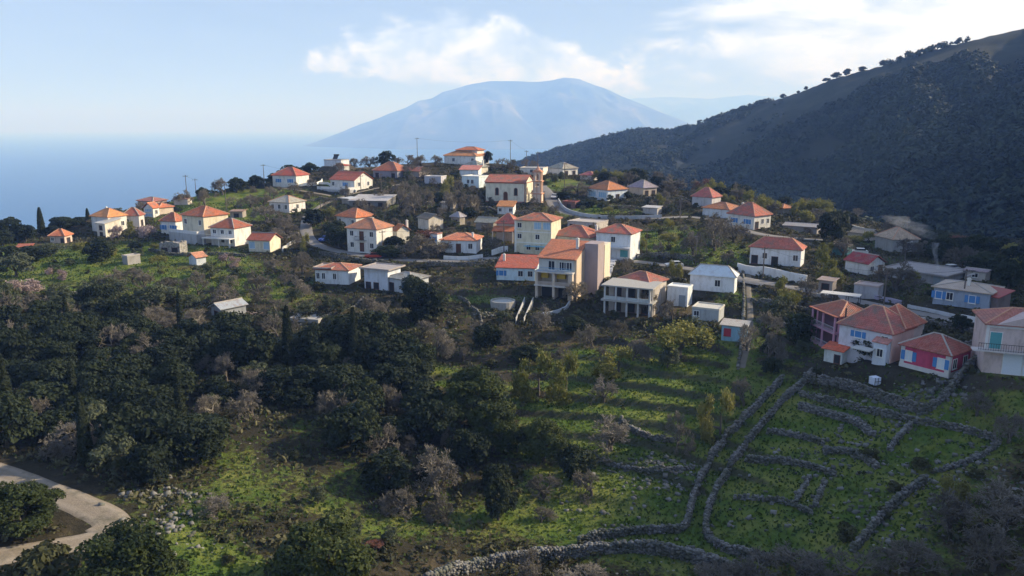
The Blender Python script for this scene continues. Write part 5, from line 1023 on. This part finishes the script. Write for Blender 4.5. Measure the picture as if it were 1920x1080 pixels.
def stonewall(pts, hh, ww, label, seed, cat='stone wall', name='stone_wall', group=None, size=.25):
    g = path3(pts, .27); r = np.random.default_rng(seed); T_ = np.gradient(g[:, :2], axis=0); T_ /= np.linalg.norm(T_, axis=1)[:, None]+1e-9; NN = np.c_[-T_[:, 1], T_[:, 0]]; C = []
    wob = 1+.35*fbm(g[:, 0]/5, g[:, 1]/5, 3, seed)
    for lay in range(max(1, int(hh/.19)+1)):
        for off in np.arange(-ww*.2, ww*.2+.01, .22):
            p = g[:, :2]+NN*(off*(1-.12*lay*.19)+.0)+r.normal(size=(len(g), 2))*.06; ok = (lay*.19 < hh*.85*wob) & (r.random(len(g)) < .95-.15*(lay > 1)*(fbm(g[:, 0]/2.5, g[:, 1]/2.5, 2, seed+1) > .15)); C.append(np.c_[p, height(p[:, 0], p[:, 1])+.05+lay*.19+r.normal(size=len(g))*.04][ok])
    C = np.concatenate(C); me = stones_mesh(name, C, size, r); link(name, me, label=label, cat=cat, group=group, kind='thing')
WL = [
 ([(800,1100),(850,1078),(900,1066),(960,1056),(1060,1046),(1130,1036),(1200,1034),(1270,1044),(1340,1064),(1410,1085)],1.5,1.1,'long thick stone wall curving along the bottom edge'),
 ([(1085,1022),(1150,1006),(1220,998),(1280,998),(1290,975),(1297,940),(1309,905),(1327,872),(1352,838),(1382,803),(1412,772),(1440,742),(1464,718)],1.2,.9,'left one of the two parallel stone walls of the lane'),
 ([(1440,1060),(1400,1046),(1350,1032),(1320,1008),(1324,965),(1343,915),(1378,862),(1408,822),(1440,785),(1472,748),(1503,724),(1522,700)],1.2,.9,'right one of the two parallel stone walls of the lane'),
 ([(1508,716),(1560,723),(1620,739),(1680,764),(1732,777)],1.7,.5,'tall shaded terrace wall under the garden of the pink houses'),
 ([(1736,776),(1768,750),(1800,712),(1842,672)],1.3,.6,'stone wall climbing to the right past the crimson cottage'),
 ([(1500,742),(1600,768),(1700,790),(1790,806),(1866,826)],1.1,.5,'long low dark terrace wall below the tall shaded one'),
 ([(1500,765),(1545,778),(1590,790),(1615,800),(1636,818)],.9,1.4,'broad heap like wall end on the upper right field'),
 ([(1440,812),(1480,818),(1515,824),(1542,834)],.8,.6,'short wall on the right field next to the lane, upper one'),
 ([(1545,850),(1585,848),(1610,855),(1644,878)],.8,1.2,'crumbling broad wall in the middle of the right field'),
 ([(1400,866),(1450,867),(1500,873),(1530,880),(1565,893)],.9,.6,'wall on the right field starting at the lane, with a boulder end'),
 ([(1707,800),(1688,818),(1668,846)],.8,.8,'short slanting wall high on the right field'),
 ([(1378,936),(1430,938),(1480,945),(1522,966)],.9,.5,'lowest cross wall on the right field'),
 ([(1518,898),(1505,918),(1492,944)],.6,.7,'left one of two tiny slanting walls above the lowest cross wall'),
 ([(1548,904),(1538,925),(1528,950)],.6,.6,'right one of two tiny slanting walls above the lowest cross wall'),
 ([(1872,832),(1850,852),(1800,874),(1750,888)],.6,.6,'low broken wall bounding the right field on its far side'),
 ([(1735,906),(1700,930),(1665,960),(1635,995),(1600,1035)],1.2,.8,'stone wall running down between the right field and the thicket'),
 ([(1165,792),(1190,815),(1225,826),(1262,830)],.9,.6,'small wall holding the bright little terrace'),
 ([(1183,478),(1230,481),(1270,484),(1310,492)],1.4,.4,'stone retaining wall above the road right of the teal storey'),
 ([(600,478),(680,492),(740,500)],1.1,.4,'dark stone wall holding the paved bend'),
 ([(800,500),(870,500),(925,494)],1.2,.4,'dark stone wall under the road before the beige house'),
 ([(1700,598),(1760,612),(1830,628)],1.0,.4,'dark stone wall under the road right of the pink houses'),
 ([(1393,500),(1396,560),(1394,610),(1390,660),(1384,700)],.8,.5,'stone wall beside the narrow footpath through the gardens'),
 ([(900,392),(950,396),(1010,402),(1048,415)],.9,.4,'dark wall under the church forecourt'),
 ([(1120,388),(1170,391),(1230,392)],.8,.4,'dark stone wall under the blue fronted orange house'),
 ([(560,612),(600,600),(640,585),(680,560)],.5,.5,'low wall climbing the slope under the half tiled cottage'),
 ([(20,575),(120,552),(230,545)],.6,.5,'low wall across the grass on the far left'),
 ([(470,452),(500,445),(530,448),(560,440)],.8,.4,'terrace wall behind the narrow cream house'),
 ([(560,380),(600,372),(640,374)],.7,.4,'low wall along the upper lane left of the long grey shed'),
 ([(700,440),(760,448),(800,444)],.8,.4,'garden wall right of the tall white house'),
 ([(800,368),(850,372),(905,376)],.8,.4,'wall under the flat white blue house'),
 ([(1210,372),(1260,372),(1300,380)],.7,.4,'field wall between the grey hipped house and the stacked red roofs'),
 ([(1180,520),(1230,522),(1285,528)],.8,.4,'short wall above the red roof behind the concrete frame'),
 ([(1440,450),(1500,458),(1560,470)],.9,.4,'long field wall right of the spreading red hip roof'),
 ([(1420,600),(1470,612),(1530,616)],.9,.4,'terrace wall left of the pink loggia house'),
 ([(1410,560),(1460,572),(1520,585)],.8,.4,'terrace wall below the road and the budding tree'),
 ([(860,560),(905,590),(900,640)],.7,.4,'curving wall under the round cistern'),
 ([(1740,640),(1800,650),(1850,640)],.8,.4,'rubble wall behind the crimson cottage'),
 ([(280,470),(330,482),(400,478),(460,482)],.9,.4,'terrace wall under the cream house and its neighbour'),
 ([(1120,860),(1180,880),(1250,884),(1300,880)],.6,.4,'low terrace edge across the lower green field'),
]
for i, (pts, hh, ww, lb) in enumerate(WL): stonewall(pts, hh, ww, lb, 300+i, group='dry stone walls')
def plainwall(pts, hh, ww, mat, label, cat='wall', name='garden_wall', extra=None):
    g = path3(pts, 1.0); T_ = np.gradient(g[:, :2], axis=0); T_ /= np.linalg.norm(T_, axis=1)[:, None]+1e-9; NN = np.c_[-T_[:, 1], T_[:, 0]]; zz = height(g[:, 0], g[:, 1]); mb = MB()
    L_ = g[:, :2]+NN*ww/2; R2 = g[:, :2]-NN*ww/2
    for i in range(len(g)-1):
        a, b, c, d = L_[i], L_[i+1], R2[i+1], R2[i]; z0, z1 = zz[i]-1.2, zz[i+1]-1.2; t0, t1 = zz[i]+hh, zz[i+1]+hh
        mb.face([(*a, z0), (*b, z1), (*b, t1), (*a, t0)]); mb.face([(*d, z0), (*c, z1), (*c, t1), (*d, t0)]); mb.face([(*a, t0), (*b, t1), (*c, t1), (*d, t0)])
    for p, q, t0, z0 in ((L_[0], R2[0], zz[0]+hh, zz[0]-1.2), (L_[-1], R2[-1], zz[-1]+hh, zz[-1]-1.2)): mb.face([(*p, z0), (*q, z0), (*q, t0), (*p, t0)])
    return mb.build(name, mat, None, label=label, cat=cat, kind='thing')
gw = wallmat((.42,.45,.50), .5); ww_ = wallmat((.72,.73,.75), .4)
plainwall([(1047,378),(1055,392),(1075,403),(1120,412),(1180,413),(1240,409)], 1.0, .3, gw, 'grey concrete wall curving beside the road under the grassy bank')
plainwall([(1382,508),(1440,517),(1512,533)], 1.9, .3, ww_, 'high white garden wall in front of the ribbed red roof')
plainwall([(832,484),(870,487),(905,481)], .9, .25, ww_, 'low white front wall of the long low cottage')
plainwall([(1702,574),(1750,584),(1790,594)], .6, .2, wallmat((.50,.53,.58), .5), 'white garden wall left of the gate of the blue house')
plainwall([(1802,597),(1842,605)], .9, .25, ww_, 'short white garden wall right of the gate of the blue house')
plainwall([(1640,560),(1690,569)], .8, .25, wallmat((.35,.33,.45), .4), 'dull purple wall by the garden tree at the road')
plainwall([(530,474),(536,462),(552,455),(580,455)], .9, .3, wallmat((.62,.60,.56), .5), 'pale curved wall round the corner of the paved bend')
plainwall([(598,345),(630,350),(668,358)], .8, .3, ww_, 'white yard wall before the red gabled cottage')
plainwall([(1590,425),(1620,432)], .8, .3, ww_, 'small white wall beside the dark pine')
plainwall([(922,475),(952,470)], 1.3, .3, ww_, 'short white wall by the road left of the three storey house')
plainwall([(540,345),(590,352),(604,340)], .9, .3, wallmat((.86,.85,.82), .1), 'bright white yard wall of the house with joined red roofs')
plainwall([(1520,556),(1560,562)], .6, .3, gw, 'low grey wall under the white canopy')
plainwall([(1010,600),(1040,590),(1068,572)], .7, .3, gw, 'slanting grey wall below the beige house')
# ---------------------------------------------------------------- utility poles and cables
PTOP = {}
def pole(px, py, ptop, label, arm=True, lamp=False, key=None):
    g = ground(px, py, height, maxY=420) or ground(px, py+8, height, maxY=420)
    if g is None: return
    hp = -g.y*tan(TH+math.atan((ptop-540)/F))-g.z; hp = max(5.5, min(hp, 12)); o = empty('utility_pole', tuple(g), .4, label=label, cat='utility pole', group='utility poles')
    mb = MB(); mb.bar((0, 0, -.5), (0, 0, hp), .14, .09, 7); mb.build('pole', plain('pole_wood', (.13,.11,.10), .9), o)
    if arm: mb = MB(); mb.box(-.8, -.05, hp-.5, .8, .05, hp-.38); [mb.bar((x_, 0, hp-.38), (x_, 0, hp-.18), .06, .05, 6) for x_ in (-.7, 0.25, .7)]; mb.build('crossarm', plain('pole_wood', (.13,.11,.10), .9), o)
    if lamp: mb = MB(); mb.bar((0, 0, hp-1.2), (1.1, -.3, hp-.9), .05, .04, 5); mb.box(1.0, -.42, hp-1.0, 1.5, -.2, hp-.86); mb.build('lamp', plain('lamp_grey', (.5,.5,.52)), o)
    if key: PTOP[key] = Vector((g.x, g.y, g.z+hp-.2))
for a in [(783,302,258,'tall utility pole on the skyline left of the large white house at the top',True,False,'a'),(957,304,262,'tall utility pole on the skyline right of the large white house at the top',True,False,'b'),(987,316,282,'utility pole on the skyline between the church tower and the tall pole',True,False,'c'),(1008,345,284,'utility pole just behind the church tower',True,False,'d'),
 (1058,368,305,'utility pole at the curve of the road right of the church',True,True,'e'),(1212,470,432,'utility pole right of the white house with teal lower storey',True,False,'f'),(1304,497,440,'utility pole on the road before the metal roofed house',True,False,'g'),(1430,523,463,'utility pole in front of the ribbed red roof',True,False,'h'),
 (1657,573,508,'utility pole by the white canopy at the road',True,False,'i'),(1804,575,504,'utility pole in front of the blue peach roofed house',True,True,'j'),(1699,440,408,'utility pole beside the large grey gabled house',True,False,'k'),(1696,490,462,'white lamp post on the huge flat grey roof side',False,True,'l'),
 (496,342,308,'pale pole left of the white house with joined red roofs',True,False,'m'),(677,364,328,'utility pole before the sunlit red gabled cottage wall',True,False,'n'),(715,365,325,'utility pole right of the red gabled cottage',True,False,'o'),(425,398,340,'utility pole on the bright meadow at the hilltop',True,False,'p'),(351,372,328,'leftmost of the utility poles on the left skyline',True,False,'q'),(368,368,335,'second utility pole from the left on the left skyline',True,False,'r'),
 (603,425,375,'utility pole at the top of the paved bend',True,False,'s'),(718,478,432,'utility pole at the right corner of the tall white house',True,False,'t'),(945,480,412,'utility pole beside the red roofed porch house',True,False,'u'),(1275,410,366,'utility pole at the upper road before the stacked red roofs',True,False,'v')]: pole(*a)
def cable(a, b, label):
    if a not in PTOP or b not in PTOP: return
    p, q = PTOP[a], PTOP[b]; n = 12; pts = [p.lerp(q, i/n)-Vector((0, 0, (p-q).length*.03*4*(i/n)*(1-i/n))) for i in range(n+1)]
    mb = MB(); [mb.bar(pts[i], pts[i+1], .022, .022, 4) for i in range(n)]; mb.build('power_cable', IRON, None, label=label, cat='cable', group='power cables')
for a, b in (('m','n'),('n','o'),('b','c'),('c','d'),('d','e'),('e','f'),('g','h'),('h','i'),('i','j'),('s','t'),('t','u'),('q','r'),('a','b')): cable(a, b, 'thin dark power cable sagging between utility poles')
# ---------------------------------------------------------------- cars and yard things
def car(px, py, rz, rgb, label):
    g = ground(px, py, height, maxY=420); o = empty('parked_car', tuple(g), rz, label=label, cat='car'); mb = MB()
    prof = [(-2.0,.35),(-2.05,.75),(-1.5,.88),(-.9,.95),(1.5,.95),(1.95,.85),(2.0,.35)]
    def ext(pr, y0, y1, mb):
        n = len(pr)
        for i in range(n): a, b = pr[i], pr[(i+1) % n]; mb.face([(a[0], y0, a[1]), (b[0], y0, b[1]), (b[0], y1, b[1]), (a[0], y1, a[1])])
        mb.face([(p[0], y0, p[1]) for p in pr]); mb.face([(p[0], y1, p[1]) for p in reversed(pr)])
    pm = plain('car_paint', rgb, .3, .1, .04); ext(prof, -.85, .85, mb); ext([(-.55,1.36),(1.15,1.36),(1.2,1.42),(-.5,1.42)], -.66, .66, mb); mb.build('body', pm, o)
    mb = MB(); ext([(-.95,.955),(-.5,1.355),(1.1,1.355),(1.5,.955)], -.7, .7, mb); mb.build('window', GLASS, o)
    for x_ in (-1.3, 1.25):
        for y_ in (-.88, .68): mb = MB(); mb.bar((x_, y_, .32), (x_, y_+.2, .32), .32, .32, 12); mb.build('wheel', plain('tyre', (.02,.02,.02)), o)
    mb = MB(); mb.box(-2.07, -.75, .6, -2.03, -.45, .75); mb.box(-2.07, .45, .6, -2.03, .75, .75); mb.build('headlight', FRAME, o)
car(611, 452, 1.1, (.04,.09,.38), 'blue car parked at the road under the dark bushes')
car(1264, 501, .1, (.55,.56,.58), 'pale grey car parked below the road left of the metal roofed house')
car(1610, 476, -.2, (.7,.7,.7), 'white car parked behind the crimson roofed house')
car(700, 484, .1, (.5,.08,.06), 'dark red car parked on the road below the tall white house')
car(1120, 485, .05, (.62,.63,.64), 'white car on the road behind the beige house')
car(1360, 512, -.1, (.10,.12,.15), 'dark car on the road beside the metal roofed house')
car(1040, 372, 1.3, (.6,.6,.6), 'white car on the road at the church tower')
car(1780, 508, .2, (.65,.66,.68), 'white car behind the huge flat grey roof')
o = thing_at('water_tank', 1640, 720, .3, label='white and blue plastic water tank in the garden below the pale house', cat='water tank')
mb = MB(); mb.box(-.55, -.55, 0, .55, .55, 1.05); mb.build('tank', plain('tank_white', (.6,.65,.75)), o); mb = MB()
for k in (-.55, 0, .5): mb.box(k, -.6, 0, k+.06, -.56, 1.1); 
mb.box(-.58, -.61, .5, .58, -.565, .56); mb.box(-.6, -.6, -.1, .6, .6, -.005); mb.build('cage', IRON, o)
o = thing_at('round_cistern', 943, 572, 0, label='round concrete cistern below the bright blue house', cat='cistern'); mb = MB(); n = 24
for k in range(n):
    a, b = 2*pi*k/n, 2*pi*(k+1)/n
    for r0, z0, r1, z1 in ((2.5,-2,2.5,1.0),(2.5,1.0,2.2,1.0),(2.2,1.0,2.2,.7)): mb.face([(r0*cos(a), r0*sin(a), z0), (r0*cos(b), r0*sin(b), z0), (r1*cos(b), r1*sin(b), z1), (r1*cos(a), r1*sin(a), z1)])
mb.build('wall', CONC, o); mb = MB(); mb.face([(2.19*cos(2*pi*k/n), 2.19*sin(2*pi*k/n), .75) for k in range(n)]); mb.build('cover', plain('cistern_cover', (.40,.40,.38)), o)
# canopy beside the road
o = thing_at('carport', 1600, 578, -.55, label='long white canopy roof on thin posts beside the road', cat='canopy'); mb = MB()
mb.box(-5.5, -1.3, 2.35, 1.0, 1.3, 2.45); mb.build('roof', plain('white_sheet', (.55,.53,.50), .6), o)
for x_ in (-5.3, -3.2, -1.2, .8):
    for y_ in (-1.5, 1.4): mb = MB(); mb.box(x_, y_, -.8, x_+.1, y_+.1, 2.35); mb.build('post', IRON, o)
# pale stair and ramp beside the white house with teal storey; twin rails under the beige house; patio
def strip(name, pts, w, th, mat, label, cat, steps=0, dz=0):
    g = [ground(p[0], p[1], height, maxY=420) for p in pts]; mb = MB()
    for p, q in zip(g[:-1], g[1:]):
        d = (q-p); nrm = Vector((-d.y, d.x, 0)).normalized()*w/2
        if steps:
            for k in range(steps):
                a = p.lerp(q, k/steps); b = p.lerp(q, (k+1)/steps); z = max(a.z, b.z)+th+dz; A = [a-nrm, b-nrm, b+nrm, a+nrm]; mb.face([(v.x, v.y, z) for v in A])
                for i in range(4): v, u = A[i], A[(i+1) % 4]; mb.face([(v.x, v.y, z-.9), (u.x, u.y, z-.9), (u.x, u.y, z), (v.x, v.y, z)])
        else:
            A = [p-nrm, q-nrm, q+nrm, p+nrm]; top = [(v.x, v.y, v.z+th+dz) for v in A]; mb.face(top)
            for i in range(4): v, u = A[i], A[(i+1) % 4]; mb.face([(v.x, v.y, v.z-.6), (u.x, u.y, u.z-.6), top[(i+1) % 4], top[i]])
    return mb.build(name, mat, None, label=label, cat=cat)
strip('stairs', [(1152,486),(1135,522)], 1.6, .5, wallmat((.6,.6,.62)), 'pale stairs going down right of the beige house', 'stairs', 12)
strip('handrail', [(984,566),(967,606)], .12, 1.0, plain('rail_grey', (.45,.45,.45)), 'left one of two pale rails down the slope under the beige house', 'handrail')
strip('handrail', [(1000,566),(982,606)], .12, 1.0, plain('rail_grey', (.45,.45,.45)), 'right one of two pale rails down the slope under the beige house', 'handrail')
strip('patio', [(552,592),(606,596)], 4.0, .12, plain('patio_concrete', (.36,.35,.34)), 'pale paved patio right of the tall lone cypress', 'patio')
strip('yard', [(440,583),(490,588)], 4.0, .10, plain('yard_earth', (.30,.22,.18)), 'brown earth yard beside the corrugated iron barn', 'yard')
# ---------------------------------------------------------------- smoke from the garden fire
def smoke(name, pts, rad, dens, label):
    g = [Vector(P(*p)) for p in pts]; V, Q = [], []; n = 12; r = np.random.default_rng(3); m_ = len(g)*4
    for k in range(m_+1):
        t_ = k/m_*(len(g)-1); i = min(int(t_), len(g)-2); c = g[i].lerp(g[i+1], t_-i); R0 = np.interp(k/m_, np.linspace(0, 1, len(rad)), rad)
        for j in range(n): a = 2*pi*j/n; q = R0*(1+.35*math.sin(3*a+k*.9)+.2*r.normal()*.5); V.append((c.x+q*cos(a), c.y+q*sin(a), c.z))
    for k in range(m_):
        for j in range(n): Q.append((k*n+j, k*n+(j+1) % n, (k+1)*n+(j+1) % n, (k+1)*n+j))
    me = bpy.data.meshes.new(name); me.from_pydata(V, [], Q+[tuple(range(n))[::-1], tuple(m_*n+j for j in range(n))]); mm = bpy.data.materials.new('smoke'); mm.use_nodes = True; t = mm.node_tree; t.nodes.clear()
    pv = N(t, 'ShaderNodeVolumePrincipled'); pv.inputs['Color'].default_value = (.85,.9,1,1); pv.inputs['Density'].default_value = dens; ou = N(t, 'ShaderNodeOutputMaterial'); t.links.new(pv.outputs[0], ou.inputs['Volume']); me.materials.append(mm)
    link(name, me, kind='stuff', label=label)
smoke('smoke', [(1764,524,152),(1758,500,153),(1752,470,155),(1756,455,157)], [.25,.35,.5,.7], .22, 'thin white smoke column rising from a yard')
smoke('smoke', [(1745,448,160),(1725,432,165),(1700,420,170),(1675,405,176)], [1.4,2.6,3.6,2.4], .05, 'faint drifting smoke cloud before the dark hillside')
# ---------------------------------------------------------------- woods on the far hillside: too many trees to count
def clumps(centres, sizes, per, leaf, r, mat, name, flat=.8, tintbase=None, **kw):
    n = len(centres); ci = np.repeat(np.arange(n), per); d = r.normal(size=(n*per, 3)); d /= np.linalg.norm(d, axis=1)[:, None]; d[:, 2] = np.abs(d[:, 2])*flat
    pos = centres[ci]+d*(sizes[ci]*(.6+.4*r.random(n*per)))[:, None]; nr = d+.5*r.normal(size=d.shape); nr[:, 2] += .3; nr /= np.linalg.norm(nr, axis=1)[:, None]
    V, Q = leaf_quads(pos, nr, 1.0, r); V = (V.reshape(-1, 4, 3)-pos[:, None])*(leaf*sizes[ci])[:, None, None]+pos[:, None]
    tb = (r.random(n) if tintbase is None else tintbase); tint = np.clip(tb[ci]*.8+.2*r.random(n*per), 0, 1); link(name, np_mesh(name, V.reshape(-1, 3), Q, mat, attrs={'tint': ('FACE', tint)}), kind='stuff', **kw)
r = np.random.default_rng(77)
n = 32000; ph = r.uniform(radians(-3), radians(40), n); rc = np.interp(ph, C_PHI, C_R); r0_ = np.interp(ph, R_PHI, R_R)+22; R0 = r0_+(rc+20-r0_)*r.random(n)**.75
x, y = R0*np.sin(ph), R0*np.cos(ph); dn_ = fbm(x/75, y/75, 4, 90)*1.25+.24-1.0*sst(.80, .96, R0/rc)*sst(radians(15), radians(24), ph); dn_ = dn_+.6*(1-sst(.25, .6, (R0-r0_)/(rc-r0_))); keep = (dn_ > -.10) & (r.random(n) < .35+2*np.clip(dn_, 0, 1)); x, y = x[keep], y[keep]; z = height(x, y)
dist = np.hypot(x, y); sz = r.uniform(1.8, 3.6, len(x)); WM = leafmat('hillside_woods', (.013,.022,.016), (.055,.070,.043), 0, .1)
clumps(np.c_[x, y, z+sz*.5], sz, 22, .42, r, WM, 'hillside_woods', flat=1.15, label='dense dark woods covering the far right hillside', tintbase=np.clip(.5+.9*fbm(x/40, y/40, 3, 14)+.25*r.normal(size=len(x)), 0, 1))
for i, (px, py, w, hh) in enumerate([(1550,158,20,9),(1568,150,24,12),(1588,144,16,12),(1616,137,18,13),(1656,125,18,12),(1683,115,8,6),(1735,98,12,8),(1768,90,8,5),(1812,80,9,7),(1497,173,8,7),(1511,171,9,8),(1468,182,14,8)]):
    Yc = float(np.interp(px, [c_[0] for c_ in CREST], [c_[2] for c_ in CREST])); q = P(px, py, Yc-4); zz = float(height(q[0], q[1])[0]); cme, tme, w0, zm = PROTO['oak'][i % 5]; dep = Yc
    o = empty('ridge_tree', (q[0], q[1], zz-.3), i*1.3, label='small dark round tree standing on the bare crest of the far right hillside', cat='tree', group='trees on the crest of the far hillside'); o.scale = (w*.8*dep/F/w0,)*2+(hh*(.75+.35*(i%3)/2)*dep/F/zm,)
    link('trunk', tme, o); link('crown', cme, o)
for i, lm in enumerate(('the large cream house','the white red gabled cottage','the tall white house','the long low cottage','the cream three storey house','the white house with teal lower storey','the spreading red hip roof','the ribbed red roof','the blue peach roofed house','the big brown red hip roof','the crimson cottage','the blue fronted orange house','the grey hipped white house','the metal roofed white house')):
    root, h = R(lm); mb = MB(); x_, y_, z0 = -h['L']*(.3+.05*(i % 5)), h['D']*.5, h['H']+h['rh']*.7; mb.bar((x_, y_, z0), (x_, y_, z0+2.6), .035, .025, 5)
    for k in range(5): mb.box(x_-.5+.05*k, y_-.3+.15*k, z0+2.35, x_+.5-.05*k, y_-.28+.15*k, z0+2.38)
    mb.box(x_-.01, y_-.4, z0+2.36, x_+.01, y_+.45, z0+2.39); mb.build('antenna', IRON, root)
r = np.random.default_rng(5)
# undergrowth and grass on the near slopes
def lush_at(x, y):
    g = .04 + .38*fbm(x/17, y/17, 4, 40) + .25*fbm(x/4, y/4, 3, 44)
    for (px, py, rx, ry, am, qx, qy) in GW: g = g + am*np.exp(-(((x-qx)/rx)**2+((y-qy)/ry)**2))
    return g
GW = []
for g_ in GREEN:
    q = ground(g_[0], g_[1], maxY=420)
    if q: GW.append((*g_, q.x, q.y))
def free(x, y, m=.4):
    ok = np.ones(len(x), bool)
    for (cx, cy, a, b, ang, z, fo) in PADS:
        c, s = cos(-ang), sin(-ang); dx, dy = x-cx, y-cy; ok &= ~((np.abs(dx*c-dy*s) < a+m) & (np.abs(dx*s+dy*c) < b+m))
    for (pts, hw, fo) in LINES:
        for i in range(0, len(pts), 1): ok &= (x-pts[i, 0])**2+(y-pts[i, 1])**2 > (hw+m)**2
    return ok
n = 60000; ph = r.uniform(radians(-37), radians(37), n); R0 = 52+(300-52)*r.random(n)**.75; x, y = R0*np.sin(ph), R0*np.cos(ph); g = lush_at(x, y); th_ = fbm(x/9, y/9, 3, 61)
keep = (r.random(n) < np.clip(.72-g*1.6+th_*.9, .004, .9)) & free(x, y) & (R0 < np.interp(ph, R_PHI, R_R)+8); x, y = x[keep], y[keep]; z = height(x, y); sz = r.uniform(.25, .85, len(x))
UM = leafmat('scrub_leaves', (.020,.025,.012), (.12,.115,.06), 0, .15)
clumps(np.c_[x, y, z+.1], sz, 12, .38, r, UM, 'undergrowth', label='low scrub and weeds covering the slopes', tintbase=np.clip(.5+fbm(x/6, y/6, 3, 15)+.2*r.normal(size=len(x)), 0, 1)); print('undergrowth', len(x))
n = 170000; ph = r.uniform(radians(-37), radians(37), n); R0 = 54+(265-54)*r.random(n)**.8; x, y = R0*np.sin(ph), R0*np.cos(ph); g = lush_at(x, y)
keep = (r.random(n) < np.clip(g*1.3, .08, 1)) & free(x, y); x, y = x[keep], y[keep]; z = height(x, y); m_ = len(x); a = r.random(m_)*2*pi; hh = r.uniform(.12, .38, m_); w = r.uniform(.08, .2, m_); cx, sx = np.cos(a), np.sin(a); lean = r.normal(size=(m_, 2))*.12
V = np.stack([np.c_[x-cx*w, y-sx*w, z-.05], np.c_[x+cx*w, y+sx*w, z-.05], np.c_[x+cx*w*.6+lean[:, 0], y+sx*w*.6+lean[:, 1], z+hh], np.c_[x-cx*w*.8+lean[:, 0], y-sx*w*.8+lean[:, 1], z+hh*.8]], 1).reshape(-1, 3)
GM = leafmat('grass_blades', (.040,.072,.018), (.130,.180,.050), 0, .3); link('grass', np_mesh('grass', V, np.arange(4*m_).reshape(-1, 4), GM, attrs={'tint': ('FACE', np.clip(.5+.8*fbm(x/5, y/5, 3, 16)+.25*r.normal(size=m_), 0, 1))}), kind='stuff', label='rough green grass on the terraces and meadows')
# loose stones
C = []
for (px, py, rx, ry, k) in [(1560,850,14,5,160),(1850,900,10,8,260),(1700,960,8,8,200),(310,990,4,6,110),(1490,960,10,5,60),(1230,880,7,5,260),(820,610,4,4,50),(1740,745,6,3,240),(910,590,3,2,90),(300,930,5,3,120),(1150,960,8,5,40),(260,1010,4,3,30),(1660,800,8,4,60)]:
    q = ground(px, py, maxY=420)
    for _ in range(k): C.append((q.x+r.normal()*rx*.5, q.y+r.normal()*ry*.5))
C = np.array(C); z = height(C[:, 0], C[:, 1]); link('rubble', stones_mesh('rubble', np.c_[C, z+.05], r.uniform(.12, .6, len(C))**1.5, r), kind='stuff', label='loose pale limestone rocks in the grass')
for o in S.objects:
    l_ = o.get('label')
    if l_ and len(l_.replace('-', ' ').split()) > 16: print('LONG', o.name, l_)
